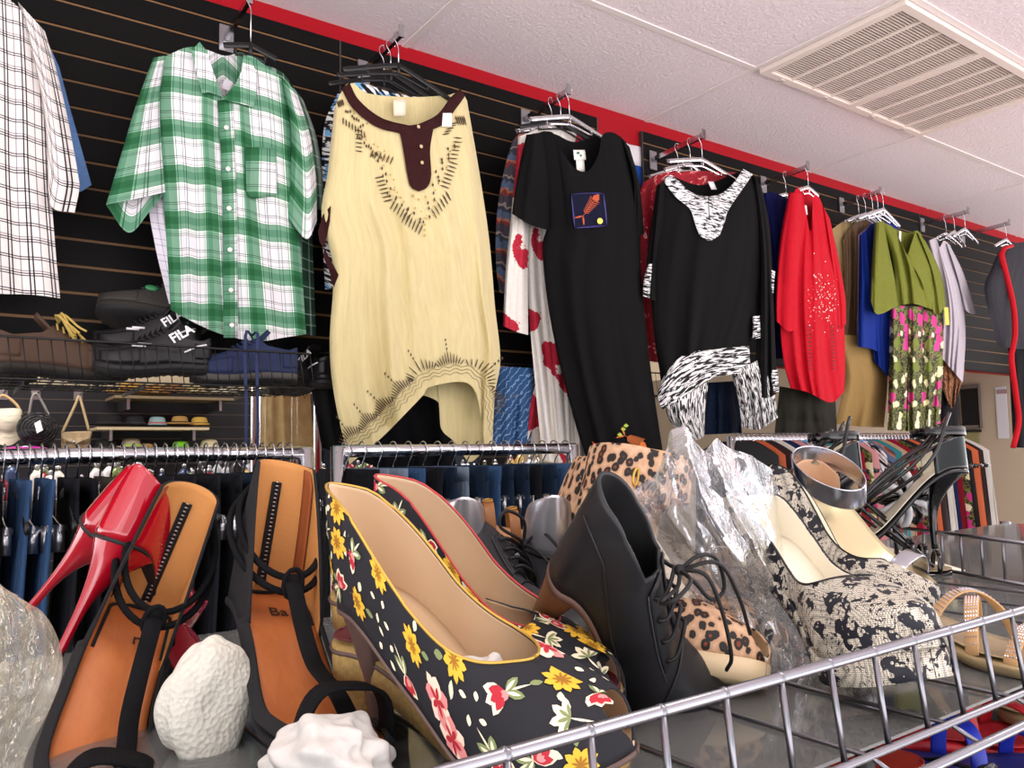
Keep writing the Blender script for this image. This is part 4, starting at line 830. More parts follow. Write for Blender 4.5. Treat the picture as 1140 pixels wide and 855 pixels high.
def wshelf(p0, p1, Y, label, col='c9b48a'):
    a = at(*p0, Y); b = at(*p1, Y); z = (a[2]+b[2])/2; th = thing('display_shelf', label, 'shelf', ((a[0]+b[0])/2, BW-.2, z))
    mb = MB(); mb.box((a[0], Y, z-.02), (b[0], BW-.008, z)); mb.build('board', plain(col, .5), th, False)
    for x in (a[0]+.1, b[0]-.1): mb = MB(); mb.box((x-.01, Y+.05, z-.10), (x+.01, BW-.008, z-.02)); mb.build('bracket', CHROME2, th, False)
    return z
SY = BW-.45
zs1 = wshelf((108, 475), (233, 476), SY, 'wooden shelf of hats on the far dark slatwall', 'd8c6a0'); zs2 = wshelf((128, 441), (262, 442), SY, 'upper shelf of straw hats near the cream wall band', '8d7a5c')
zs3 = wshelf((96, 503), (262, 503), SY, 'lowest hat shelf just above the long left rail', '3b3630')
for a in [(145, 432, .13, 'd9a94e', '6b4a20', 'golden straw hat stacked on the upper back shelf', 2.0), (172, 434, .12, 'c8903f', 'e8dcc0', 'amber straw hat beside the golden one on the upper back shelf', 1.8), (193, 432, .12, 'a87a4a', '5a3d22', 'brown straw hat in the middle of the upper back shelf', 1.9),
          (218, 433, .12, 'e0c98c', 'f0e8d0', 'pale straw hat with ribbon on the upper back shelf', 1.9), (246, 434, .14, 'd6cdb4', 'f2f0ea', 'white plastic wrapped hat at the right of the upper back shelf', 1.8)]:
    hat(a[0], a[1]+5, a[2], a[3], a[4], a[5], brim=a[6])
for a in [(122, 473, .13, '17171a', '2a2a2e', 'black wide hat on the left of the wooden hat shelf', 1.9), (150, 473, .11, '1a1b20', '33343a', 'black trilby in the middle of the wooden hat shelf', 1.3), (175, 473, .10, '8fb0b4', 'c85a5a', 'pale blue bucket hat on the wooden hat shelf', 1.2),
          (200, 472, .10, 'b78f50', '2a2018', 'tan boater with dark band on the wooden hat shelf', 1.7), (222, 473, .10, 'd2aa4c', '8a6a2c', 'small yellow straw hat at the right of the wooden hat shelf', 1.2)]:
    hat(*a[:6], brim=a[6])
for a in [(118, 500, .12, '131316', '1f1f22', 'black hat below the wooden hat shelf', 1.3), (146, 498, .11, 'b0a58a', 'a4d83a', 'beige fedora with lime green brim below the wooden shelf', 1.7), (163, 501, .08, 'b98a48', '6b4a20', 'small tan straw hat beside the lime brimmed fedora', 1.5), (201, 500, .10, '7dd428', '62b018', 'bright lime green visor hat just above the rail', 1.6), (233, 499, .11, 'd6cca4', 'e8e0c4', 'cream straw hat at the right end of the lowest shelf', 1.7)]:
    hat(*a[:6], brim=a[6])
def bag(pts_body, pts_strap, Y, m, label, strap_m, extra=None, th_=.05):
    xs_ = [p[0] for p in pts_body]; ys_ = [p[1] for p in pts_body]; c = at(np.mean(xs_), max(ys_), Y); g_ = thing('handbag', label, 'handbag', c)
    T, B = pts_body[:len(pts_body)//2], pts_body[len(pts_body)//2:][::-1]
    Cloth(Y, T, B, [], [], thick=th_, fold=.002, nf=2, nu=25, nv=21, fgrow=0).mb().build('bag_body', m, g_)
    mb = MB(); mb.tube([at(x, y, Y-.02) for x, y in catmull(pts_strap, 24)], .009 if Y > 5 else .006, 6); mb.build('shoulder_strap', strap_m, g_)
    if extra: extra(g_)
    return g_
t = NT('zebra_bag'); n = t.noise(t.mapping(t.uv(), (1, 4, 1)), 9, 2); ZBG = t.fin(t.ramp(n, [(0, '1c1a18'), (.48, 'd9cfb8')], 'LINEAR'), .5)
bag([(-8, 455), (22, 455), (23, 462), (24, 488), (10, 496), (-12, 492)], [(-6, 458), (-4, 446), (4, 440), (18, 450), (24, 462)], 5.8, ZBG, 'zebra patterned cream and black handbag at the far left on the back wall', plain('c9a878', .5), th_=.10)
BKB = plain('101012', .5, bump=(30, .8, .02))
def rosette(g_):
    for k in range(5):
        mb = MB(); c = at(42, 477, 5.65); mb.tube([c+np.array([(.10-.018*k)*math.cos(a), -.01*k, (.09-.016*k)*math.sin(a)]) for a in np.linspace(0, 6.28, 20)[:-1]], .014, 6, closed=True); mb.build('petal_ruffle', BKB, g_)
    mb = MB(); c = at(43, 475, 5.55); mb.obox(c, (.015, 0, .01), (0, .002, 0), (-.008, 0, .03)); mb.build('price_tag', plain('f4f4f4', .5), g_, False)
bag([(30, 465), (56, 462), (62, 470), (61, 490), (50, 501), (26, 497)], [(31, 468), (36, 442), (40, 438), (46, 446), (58, 470)], 5.8, BKB, 'black ruffled handbag with a fabric rose, on the back wall', plain('8d8a86', .35, .6), rosette, .10)
t = NT('quilted_tan'); sp = t.vor(t.mapping(t.uv(), (1, 1, 1), (0, 0, 0), (0, 0, .78)), 28, 'F1', 'Distance', 0.0); t.bump(sp, .8, .01); QT = t.fin('a08a68', .5)
def flap(g_):
    mb = MB(); a = [at(68, 482, 5.69), at(100, 482, 5.69), at(100, 487, 5.69), at(84, 494, 5.68), at(69, 488, 5.69)]; mb.add(a, [(0, 1, 2, 3, 4)]); mb.build('front_flap', QT, g_, False, solid=.004)
    mb = MB(); mb.sphere(at(82, 492, 5.66), .012, 8); mb.build('clasp', CHROME2, g_)
bag([(68, 481), (100, 480), (101, 484), (100, 500), (85, 503), (68, 500)], [(69, 482), (84, 450), (87, 441), (90, 446), (99, 480)], 5.8, QT, 'small tan quilted handbag with long thin strap on the back wall', plain('b09a72', .4), flap, .07)
for (px, py) in ((3, 439), (40, 439), (87, 440)):
    a = at(px, py, BW-.01); e_ = at(px, py, 5.76); th = thing('wall_hook', 'chrome hook on the far slatwall holding a handbag', 'hook', a, 'chrome bag hooks on the far slatwall'); mb = MB(); mb.tube([a, (a[0], e_[1], a[2]), (a[0], e_[1]-.01, a[2]+.03)], .008, 6); mb.build('peg', CHROME2, th)
    mb = MB(); mb.box((a[0]-.03, a[1]-.005, a[2]-.04), (a[0]+.03, a[1]+.002, a[2]+.04)); mb.build('wall_plate', CHROME2, th, False)
c = at(28, 502, 5.6); th = thing('purse', 'magenta purse lying behind the rail at the left', 'purse', c); mb = MB(); mb.sphere(c, (.14, .05, .03), 14); mb.build('purse_body', plain('b0288c', .4), th); mb = MB(); mb.tube([c+np.array([-.12+.24*i/8, -.02, .026-.02*abs(i-4)/4]) for i in range(9)], .006, 6); mb.build('zip', CHROME2, th)
# shelf boxes and bric-a-brac glittering behind the left rail
GL = [plain(c_, .25, .2) for c_ in ('c9a86a', 'b8bcc4', '8a2f3c', 'e2ddd0', '3c4a6a', '6b7a4a', '2c2a2c', 'd8d4d8')]
th = None
tb = thing('display_table', 'long table in the back room covered with small accessories', 'table', (1.4, 5.0, 0))
mb = MB(); mb.box((-1.2, 4.5, 1.22), (4.2, 5.3, 1.26)); mb.build('tabletop', plain('5a5148', .5), tb, False)
for x in (-1.0, 1.5, 4.0):
    mb = MB(); mb.box((x-.03, 4.6, 0), (x+.03, 5.2, 1.22)); mb.build('leg', plain('4a423b', .5), tb, False)
def trinket(m, label, group):
    th = thing('trinket_box', label, 'ornament', (0, 0, 0), group); mb = MB(); mb.lathe([(0, 0), (.035, 0), (.04, .02), (.028, .06), (.034, .09), (.012, .115), (0, .12)], (0, 0, 0), 10); mb.build('body', m, th)
    mb = MB(); mb.sphere((0, 0, .13), .014, 6); mb.build('knob', CHROME2, th); return th
TK = [trinket(m, 'small shiny ornament on the back table, of '+n_+' colour', 'small '+n_+' ornaments on the back table') for m, n_ in zip(GL, ('gold', 'silver', 'wine red', 'ivory', 'dusty blue', 'olive', 'black', 'pale grey'))]
for i in range(230):
    o = use(TK[i % 8]); place(o, -1.1+5.2*r.rand(), 4.55+.7*r.rand(), 1.26, r.rand()*6); 
    s_ = .7+.5*r.rand(); o.scale = (s_, s_, s_*(.8+.5*r.rand()))
# mirror and posters beyond the right end of the rail
MIR = NT('mirror'); MIR = MIR.fin('24262a', .1, .6)
WX = 6.195
def wbox(mb, p, q, d0, d1):
    a_, b_ = atX(*p, WX), atX(*q, WX); y0, y1 = sorted((a_[1], b_[1])); z0, z1 = sorted((a_[2], b_[2])); mb.box((WX-d1, y0, z0), (WX-d0, y1, z1)); return mb
def wthing(name, label, cat, p, q): a_, b_ = atX(*p, WX), atX(*q, WX); return thing(name, label, cat, (WX, (a_[1]+b_[1])/2, min(a_[2], b_[2])))
th = wthing('wall_mirror', 'dark framed mirror on the beige wall right of the floral trousers', 'mirror', (1068, 430), (1092, 475)); wbox(MB(), (1070, 432), (1091, 474), 0, .02).build('mirror_glass', MIR, th, False)
for p_, q_ in (((1067, 429), (1070, 477)), ((1091, 429), (1094, 477)), ((1070, 429), (1091, 432)), ((1070, 474), (1091, 477))): wbox(MB(), p_, q_, 0, .035).build('frame_bar', plain('6a625c', .4), th, False)
th = wthing('wall_notice', 'white paper notice on the beige wall by the red piping', 'notice', (1107, 430), (1124, 490)); wbox(MB(), (1108, 431), (1124, 488), 0, .008).build('sheet', plain('cfd0d8', .5), th, False); wbox(MB(), (1110, 434), (1122, 438), .008, .012).build('printed_band', plain('9a7f84', .5), th, False)
th = wthing('wall_picture', 'small olive and black picture below the wall mirror', 'picture', (1066, 480), (1092, 500)); wbox(MB(), (1068, 481), (1091, 499), 0, .02).build('canvas', plain('8d8a5c', .6), th, False); wbox(MB(), (1066, 479), (1093, 481), 0, .03).build('upper_frame', BLKPL, th, False)
# ================================================================ SHOE BUILDER
def _sm(x): x = np.clip(x, 0, 1); return x*x*(3-2*x)
class Last:
    """foot-shaped surface in its own axes: x heel to toe, y sideways, z up; s runs 0..1 along the sole, th 0..pi/2 up the side"""
    def __init__(k, L=.235, H=.10, P=0.0, wh=.028, ww=.025, wb=.039, pt=(2.0, 1.7), hp=((0, .12), (.3, .10), (.6, .06), (.8, .045), (1, .022)), tp=((0, .058), (.2, .05), (.45, .034)), vamp=.72, v0=.42, vn=2.4, spring=.004, seat=.10, ball=.70, exp=(.62, .85), curve=.004, peep=0, back=.10):
        k.__dict__.update(dict(L=L, H=H, P=P, wh=wh, ww=ww, wb=wb, pt=pt, vamp=vamp, v0=v0, vn=vn, spring=spring, seat=seat, ball=ball, exp=exp, curve=curve, peep=peep, back=back))
        k.hp = np.array(hp, float); k.tp = np.array(tp, float)
    def base(k, s): return k.P+k.H*(1-_sm((s-k.seat)/(k.ball-k.seat)))+k.spring*np.clip((s-.8)/.2, 0, 1)**2
    def hw(k, s):
        s = np.asarray(s, float); a = np.sqrt(np.clip(1-np.clip(1-s/k.back, 0, 1)**2, 0, 1))*k.wh
        m = k.wh+(k.ww-k.wh)*_sm((s-.12)/.26)+(k.wb-k.ww)*_sm((s-.40)/.28)
        t = k.wb*np.clip(1-np.clip((s-.70)/.30, 0, 1)**k.pt[0], 0, 1)**(1/k.pt[1])
        return np.where(s < k.back, a, np.where(s < .70, m, t))
    def h(k, s): return np.interp(s, k.hp[:, 0], k.hp[:, 1])
    def thm(k, s):
        t = np.interp(np.minimum(s, k.v0), k.tp[:, 0], k.tp[:, 1]); th0 = math.asin(min(.999, (t/k.h(s))**(1/k.exp[1])))
        if s <= k.v0: return th0
        x = min(1, (s-k.v0)/(k.vamp-k.v0)); c = math.cos(th0)*max(0, 1-x**k.vn)**.5; return math.acos(min(1, max(0, c)))
    def pt3(k, s, th, side, off=0):
        w = float(k.hw(s)); c = k.curve*math.sin(math.pi*min(1, s))
        return np.array([k.L*s, c+side*(w+off)*max(0, math.cos(th))**k.exp[0], float(k.base(s))+(k.h(s)+off)*max(0, math.sin(th))**k.exp[1]])
    def on(k, s, q, side, off=0):
        th = k.thm(s)*q; p = k.pt3(s, th, side)
        if off:
            e = 1e-3; a = k.pt3(min(s+e, 1), th, side)-k.pt3(max(s-e, 0), th, side); b = k.pt3(s, min(th+e, 1.57), side)-k.pt3(s, max(th-e, 0), side)
            n = np.cross(b, a)*side; n /= np.linalg.norm(n)+1e-12; p = p+n*off
        return p
    def atth(k, s, th, side, off=0):
        p = k.pt3(s, th, side)
        if off:
            e = 2e-3; a = k.pt3(min(s+e, .999), th, side)-k.pt3(max(s-e, .001), th, side); b = k.pt3(s, min(th+e, 1.56), side)-k.pt3(s, max(th-e, 0.01), side)
            n = np.cross(b, a)*side; n /= np.linalg.norm(n)+1e-12; p = p+n*off
        return p
    def key(k, n):
        if n == 'HT': return k.on(0.0, 1, 1)
        if n == 'HB': return k.on(0.0, 0, 1)
        if n == 'V': return k.on(k.vamp, 1, 1)
        if n == 'TT': return k.on(1.0, 0, 1)+np.array([0, 0, .006])
        if n[0] == 'B': return k.on(.70, 0, 1 if n == 'BL' else -1)
        if n[0] == 'M': return k.on(.42, 1, 1 if n == 'ML' else -1)
        if n[0] == 'S': return k.on(float(n[2:]), 0, 1 if n[1] == 'L' else -1)
        if n[0] == 'T' and n[1] in 'LR': return k.on(float(n[2:]), 1, 1 if n[1] == 'L' else -1)
        if n == 'TIP': return np.array([k.L*.06, 0, 0])
    def svals(k, n=46):
        a = np.linspace(0, 1, n); return np.unique(np.round(np.r_[k.back*(1-np.cos(np.linspace(0, math.pi/2, 9))), np.linspace(k.back, .84, n-14), 1-.16*(1-np.sin(np.linspace(0, math.pi/2, 12)))], 6))
# ---- end of numeric part
def weld(o, d=1e-5):
    bm = bmesh.new(); bm.from_mesh(o.data); bmesh.ops.remove_doubles(bm, verts=bm.verts, dist=d); bm.to_mesh(o.data); bm.free()
import bmesh
def upper(k, th, mat, lining, s0=0.0, s1=1.0, name='upper', thick=.0018, nt=15, sides=(1, -1), smax=None, extra=None):
    mb = MB(); sv = k.svals(); sv = sv[(sv >= s0) & (sv <= s1)]
    for side in sides:
        P = []; UV = []
        for s in sv:
            row = []; uvr = []
            for i in range(nt):
                q = i/(nt-1); ss = s
                tm = k.thm(s)
                if k.peep and s > .8: ss = .8+(s-.8)*(1-k.peep*math.sin(tm*q)**2.2)
                p = k.pt3(ss, tm*q, side); row.append(p); uvr.append((ss*k.L*1.1, side*tm*q*.045))
            P.append(row); UV.append(uvr)
        mb.grid(P, 0, UV, flip=(side < 0))
    o = mb.build(name, [mat, lining], th, local=True); weld(o)
    md = o.modifiers.new('Solidify', 'SOLIDIFY'); md.thickness = thick; md.offset = -1; md.material_offset = 1; md.material_offset_rim = 0
    return o
def sole(k, th, mat, name='sole', ts=.003, grow=1.03, s0=0.0, flatbot=None, mat2=None):
    mb = MB(); P = []
    for s in k.svals():
        if s < s0: continue
        w = float(k.hw(s))*grow+.0004; z = float(k.base(s)); c = k.curve*math.sin(math.pi*s); zb = z-ts if flatbot is None else min(z-ts, max(flatbot, z-flatbot-.0) if False else z-ts)
        if flatbot is not None: zb = flatbot+(0.004+0*s if s < 0 else 0)+k.spring*np.clip((s-.8)/.2, 0, 1)**2; zb = min(zb, z-.002)
        x = k.L*s+(.001 if s > .98 else 0)
        P.append([(x, c+w, z), (x, c+w*1.01, (z+zb)/2), (x, c+w*.98, zb), (x, c, zb-.0003), (x, c-w*.98, zb), (x, c-w*1.01, (z+zb)/2), (x, c-w, z), (x, c, z)])
    mb.grid(P, 0, [[(j*.005, i*.02) for j in range(8)] for i in range(len(P))], True); return mb.build(name, mat, th, local=True)
def insole(k, th, mat, name='insole', up=.0022, s0=0.0, s1=1.0, shrink=.96):
    mb = MB(); P = []; UV = []
    for s in k.svals():
        if s < s0 or s > s1: continue
        w = float(k.hw(s))*shrink; z = float(k.base(s))+up; c = k.curve*math.sin(math.pi*s)
        P.append([(k.L*s, c+w*a, z+.0025*abs(a)**3) for a in np.linspace(-1, 1, 9)]); UV.append([(k.L*s, w*a) for a in np.linspace(-1, 1, 9)])
    mb.grid(P, 0, UV); return mb.build(name, mat, th, local=True, solid=.001)
def heel(k, th, mat, name='heel', tip=(.009, .009), seat=.20, xt=.055, pw=.45, drop=0.0, cap=True, mat2=None, lean=0.0, bulge=0):
    """tapering heel from the heel seat to the ground"""
    mb = MB(); n = 20; P = []
    top = []
    for i in range(n):
        a = 2*math.pi*i/n; x = k.L*seat*.5*(1-math.cos(a)); s = x/k.L; w = float(k.hw(s)) if s > .003 else 0
        sg = 1 if math.sin(a) >= 0 else -1
        top.append(np.array([x, sg*w*.98*(1 if abs(math.sin(a)) > .05 else 0), float(k.base(s))-.002]))
    top = np.array(top)
    for j in range(18):
        v = j/17; f = (1-v)**(1/pw)*(1) if pw < 1 else (1-v)**pw; f = max(f, 0); ring = []
        for i in range(n):
            a = 2*math.pi*i/n; b = np.array([xt-tip[0]*math.cos(a)*.5, tip[1]*.5*math.sin(a), drop]); t_ = top[i]
            p = np.array([b[0]+(t_[0]-b[0])*f, b[1]+(t_[1]-b[1])*f, t_[2]*(1-v)+b[2]*v]); ring.append(p)
        P.append(ring)
    mb.grid(P, 0, None, True); k0 = len(mb.v)
    mb.f.append(tuple(range(k0-n, k0))); mb.m.append(0)
    o = mb.build(name, mat, th, local=True)
    if cap:
        c = MB(); c.lathe([(0, -.001), (tip[0]*.52, -.001), (tip[0]*.5, .005), (0, .005)], (xt, 0, drop), 12); c.build('heel_tip', mat2 or BLKPL, th, local=True)
    return o
def piping(k, th, mat, r=.0011, s0=0.0, s1=None, name='topline_piping'):
    mb = MB(); s1 = s1 or k.vamp; sv = np.r_[s0+(k.back)*(1-np.cos(np.linspace(0, math.pi/2, 8))), np.linspace(s0+k.back, s1-.02, 30)[1:], s1-.02*(1-np.sin(np.linspace(0, math.pi/2, 8)))[1:]]
    P = [k.on(s, 1, -1) for s in sv[::-1]]+[k.on(s, 1, 1) for s in sv[1:]]; mb.tube(P, r, 6); return mb.build(name, mat, th, local=True)
def pose(th, T): th.matrix_world = Matrix([[float(v) for v in r_] for r_ in T])
def pose6(th, p, sc=1.0):
    """place by location and rotation vector"""
    loc, rv = np.array(p[:3]), np.array(p[3:6]); a = np.linalg.norm(rv); th.location = [float(v) for v in loc]
    th.rotation_mode = 'QUATERNION'; from mathutils import Quaternion
    th.rotation_quaternion = Quaternion(Vector([float(v) for v in rv/(a+1e-12)]), float(a)); th.scale = (sc, sc, sc)
# ================================================================ THE SHOE RACK IN FRONT
RY, RZ, TZ = .335, 1.303, 1.238      # front rim of the wire basket, its height, tray height
CHROME_, CHROME2_ = CHROME, CHROME2; CHROME = plain('97989e', .24, 1); CHROME2 = plain('85868c', .3, 1)
rk = thing('wire_basket_rack', 'chrome wire basket rack with a clear plastic tray, crowded with heeled shoes', 'rack', (.6, .6, 0))
mb = MB(); mb.tube([(.13, RY, RZ), (2.4, RY, RZ)], .0036, 10); mb.build('front_rim', CHROME, rk)
mb = MB(); mb.tube([(.13, RY-.012, 1.2405), (2.4, RY-.012, 1.2405)], .0028, 8); mb.build('lower_rim', CHROME, rk)
mb = MB(); mb.tube([(.13, RY-.034, 1.231), (2.4, RY-.034, 1.231)], .0034, 8); mb.build('shelf_rail', CHROME, rk)
for i in range(22):
    x = .335+.0535*(i-3); mb = MB(); mb.tube([(x, RY-.001, RZ), (x-.001, RY-.009, 1.2405)], .0022, 8); mb.sphere((x, RY, RZ), .0044, 8); mb.build('basket_wire', CHROME2, rk)
for i in range(0, 22, 2):
    x = .36+.0535*(i-3); mb = MB(); mb.tube([(x, RY-.034, 1.231), (x, RY-.012, 1.2400), (x, 1.05, 1.2335)], .0018, 6); mb.build('shelf_wire', CHROME2, rk)
for y in (.42, .52, .62, .74, .86, .98): mb = MB(); mb.tube([(-.5, y, 1.2315), (2.4, y, 1.2315)], .0022, 6); mb.build('cross_wire', CHROME2, rk)
for (x, y) in ((-.5, .36), (2.38, .36), (-.5, 1.04), (2.38, 1.04)): mb = MB(); mb.tube([(x, y, 0), (x, y, 1.24)], .014, 12); mb.build('upright', CHROME, rk)
for zz in (.35, .8): mb = MB(); mb.box((-.5, .36, zz-.02), (2.38, 1.04, zz)); mb.build('lower_shelf', plain('2a2927', .5), rk, False)
TRAY = NT('clear_tray'); _nt = TRAY.t; _o = _nt.nodes['Material Output']; _nt.nodes.remove(TRAY.b)
_t = TRAY.n('ShaderNodeBsdfTransparent'); _t.inputs[0].default_value = (.78, .80, .80, 1); _g = TRAY.n('ShaderNodeBsdfGlossy'); _g.inputs['Roughness'].default_value = .06
_f = TRAY.n('ShaderNodeFresnel'); _f.inputs[0].default_value = 1.5; _m = TRAY.n('ShaderNodeMixShader'); TRAY.link(_f.outputs[0], _m.inputs[0]); TRAY.link(_t.outputs[0], _m.inputs[1]); TRAY.link(_g.outputs[0], _m.inputs[2])
_d = TRAY.n('ShaderNodeBsdfDiffuse'); _d.inputs[0].default_value = (.42, .43, .42, 1); _m2 = TRAY.n('ShaderNodeMixShader'); _m2.inputs[0].default_value = .16; TRAY.link(_m.outputs[0], _m2.inputs[1]); TRAY.link(_d.outputs[0], _m2.inputs[2]); TRAY.link(_m2.outputs[0], _o.inputs[0])
mb = MB(); mb.box((-.48, RY+.005, 1.2345), (2.37, 1.03, TZ-.001)); mb.build('clear_tray', TRAY.m, rk, False)
# second basket behind at the right
rk2 = thing('wire_basket_rack', 'second chrome wire basket standing behind the black patent sandal at the right', 'rack', (1.6, .9, 0))
mb = MB(); a, b = np.array(atz(985, 585, 1.303)), np.array(atz(1175, 609, 1.303)); mb.tube([a, b], .0034, 8); mb.build('side_rim', CHROME, rk2)
mb = MB(); dz = np.array([0, 0, -.062]); mb.tube([a+dz, b+dz], .003, 8); mb.build('lower_rim', CHROME, rk2)
for q in np.linspace(.04, .98, 9): mb = MB(); p_ = a+(b-a)*q; mb.tube([p_, p_+dz], .0022, 6); mb.build('basket_wire', CHROME2, rk2)
CHROME, CHROME2 = CHROME_, CHROME2_
# ---------------------------------------------------------------- shoe materials
PATENT_RED = plain('a8061f', .06, 0, .6, 1.0); PATENT_BLK = plain('08080a', .12, 0, .4, .5)
BLKSUEDE = plain('131416', .9, bump=(400, .3, .001)); BLKCANV = fabric('101012', '18191b', .85)
t = NT('black_scuffed_leather'); n = t.noise(t.ob(), 28, 5, .65, .4); n2 = t.noise(t.ob(), 180, 3); t.bump(n2, .25, .0008); LEATH = t.fin(t.mix(n, '0b0c0f', '1e2024'), t.math('ADD', t.math('MULTIPLY', n, .35), .28), 0, .45)
t = NT('tan_insole_leather'); n = t.noise(t.mapping(t.ob(), (1, 2.5, 1)), 22, 5, .65, .6); t.bump(t.noise(t.ob(), 260, 3), .2, .0006); TAN = t.fin(t.mix(n, '9a4f22', 'c87a44'), .42, 0, .4)
TANS = plain('bd8448', .8, bump=(300, .3, .001)); TANP = plain('8a4a20', .85, bump=(500, .3, .001))
BEIGE = plain('cbb08e', .55, bump=(120, .12, .001)); BEIGEL = plain('bfa06a', .6); GOLDP = plain('c9a24a', .35, .5); TAUPE = plain('5a4640', .5); WOODSOLE = plain('5c4339', .6)
SILV = plain('d2d4da', .28, .85, bump=(60, .12, .002)); SILVM = plain('c9ccd4', .2, 1, bump=(30, .2, .004)); CREAM = plain('e6dfc9', .45); PALEGOLD = plain('c8bb94', .28, .75, bump=(40, .1, .002))
t = NT('leopard'); v = t.vor(t.mapping(t.ob(), (1, 1.25, .85)), 105, 'F1', 'Distance'); v2 = t.noise(t.ob(), 160, 3, .6); d = t.math('ADD', v, t.math('MULTIPLY', v2, .35))
c = t.ramp(d, [(0, '6b2c12'), (.34, '7a3518'), (.36, '14100e'), (.62, '1a1412'), (.66, 'b08a68'), (1, 'c9a584')], 'LINEAR'); LEO = t.fin(c, .6)
t = NT('black_lace_on_ivory'); uv = t.ob(); n = t.noise(uv, 95, 2, .5, 1.4); n2 = t.noise(uv, 62, 2, .6, .5); mesh_ = t.vor(uv, 620, 'F1', 'Distance', 0)
f1 = t.math('GREATER_THAN', n2, .535); f2 = t.math('LESS_THAN', t.math('ABSOLUTE', t.math('SUBTRACT', n, .5)), .014); f3 = t.math('MULTIPLY', t.math('GREATER_THAN', mesh_, .46), .6)
hole = t.math('GREATER_THAN', t.noise(uv, 170, 1), .62); f1 = t.math('MULTIPLY', f1, t.math('SUBTRACT', 1.0, hole)); f = t.math('MAXIMUM', t.math('MAXIMUM', f1, f2), f3); LACE = t.fin(t.mix(f, 'd9d2bf', '10121e'), .6)
# ---------------------------------------------------------------- floral pumps
FB = plain('15161d', .75, bump=(700, .2, .0005)); FC = [plain(c_, .7) for c_ in ('e2b233', '9c6a14', 'b01e30', 'ece2c2', '7d8a5a', 'cfd4b8', 'd98a86', 'efd3bd')]
YE, BRN_, RD_, CR_, GR_, LG_, PK_, PP_ = range(8)
def floral_decals(k, th, seed, step=.0225, smin=.04, smax=.95, thmin=.1, sides=(-1, 1)):
    mb = MB(); r = np.random.RandomState(seed); used = []
    def P(s, tt, side, off):
        s = min(max(s, .012), .975); tm = k.thm(s); tt = min(max(tt, .03), tm-.015); 
        return k.atth(s, tt, side, off)
    def frame(s, tt, side):
        e = 1e-3; a = np.linalg.norm(k.pt3(s+e, tt, side)-k.pt3(s-e, tt, side))/(2*e); b = np.linalg.norm(k.pt3(s, min(tt+e, 1.57), side)-k.pt3(s, max(tt-e, 0), side))/(2*e); return max(a, .02), max(b, .008)
    def poly(s, tt, side, pts, m, off):
        a, b = frame(s, tt, side); c = np.mean(pts, 0); pts = np.array(pts)
        # inner ring so that the motif follows the curve of the shoe
        V = [P(s+c[0]/a, tt+c[1]/b, side, off)]+[P(s+(c[0]+(x-c[0])*.55)/a, tt+(c[1]+(y-c[1])*.55)/b, side, off) for x, y in pts]+[P(s+x/a, tt+y/b, side, off) for x, y in pts]
        n = len(pts); F = [(0, 1+i, 1+(i+1) % n) for i in range(n)]+[(1+i, 1+n+i, 1+n+(i+1) % n, 1+(i+1) % n) for i in range(n)]
        if side < 0: F = [q[::-1] for q in F]
        mb.add(V, F, m)
    def leaf(s, tt, side, ox, oy, ang, L, W, m, off=.0006):
        ox, oy, L, W = [v_*1.22 for v_ in (ox, oy, L, W)]
        ca, sa = math.cos(ang), math.sin(ang); pts = []
        for q, w in ((0, 0), (.2, .6), (.5, 1), (.8, .7), (1, 0), (.8, -.7), (.5, -1), (.2, -.6)): x, y = q*L, w*W/2; pts.append((ox+x*ca-y*sa, oy+x*sa+y*ca))
        poly(s, tt, side, pts, m, off)
    for tries in range(6000):
        s = smin+(smax-smin)*r.rand(); side = sides[r.randint(len(sides))]; tm = k.thm(s); tt = thmin+(tm-thmin-.05)*r.rand() if tm > thmin+.1 else None
        if tt is None: continue
        c = k.pt3(s, tt, side)
        if any(np.linalg.norm(c-u) < step for u in used): continue
        used.append(c); Z = 1.22; kind = r.choice(5, p=[.3, .27, .13, .17, .13]); a0 = r.rand()*6.3
        if kind == 0:
            R_ = .0085+.002*r.rand()
            for i in range(9): leaf(s, tt, side, 0, 0, a0+i*.698, R_, R_*.5, YE, .0006+.00008*(i % 3))
            for i in range(9): leaf(s, tt, side, 0, 0, a0+.35+i*.698, R_*.5, R_*.13, BRN_, .0010)
            for i in range(2): leaf(s, tt, side, R_*math.cos(a0+2+i), R_*math.sin(a0+2+i), a0+2+i, .008, .004, (GR_, LG_)[i], .0005)
        elif kind == 1:
            for i, (m, sc) in enumerate(((CR_, 1.25), (RD_, 1.0), (PK_, .45))):
                for j in range(3): leaf(s, tt, side, -.003*sc, 0, a0+(j-1)*.5, .0095*sc, .0048*sc, m, .0005+.0002*i)
            for j in (-1, 1): leaf(s, tt, side, -.003, 0, a0+2.6*j, .010, .0048, GR_, .0006); leaf(s, tt, side, -.003, 0, a0+2.6*j, .008, .0018, CR_, .0009)
            leaf(s, tt, side, -.003, 0, a0+3.14, .014, .0012, CR_, .0005)
        elif kind == 2:
            for i in range(7): leaf(s, tt, side, 0, 0, a0+i*.9, .012, .009, (PP_, PK_)[i % 2], .0005+.00012*(i % 4))
            for i in range(5): leaf(s, tt, side, 0, 0, a0+.3+i*1.25, .007, .003, RD_, .0011)
        elif kind == 3:
            for i in range(4): leaf(s, tt, side, 0, 0, a0+i*.75-1.1, .010, .0045, CR_, .0006); leaf(s, tt, side, .001, 0, a0+i*.75-1.1, .007, .0018, GR_, .0009)
            leaf(s, tt, side, 0, 0, a0+3.1, .012, .0013, CR_, .0005)
        else:
            for i in range(4): q = a0+i*1.5; leaf(s, tt, side, .005*math.cos(q), .005*math.sin(q), q+.6, .005, .0032, CR_, .0006)
    o = mb.build('flower_print', FC, th, False, local=True); o['kind'] = 'stuff'; return o
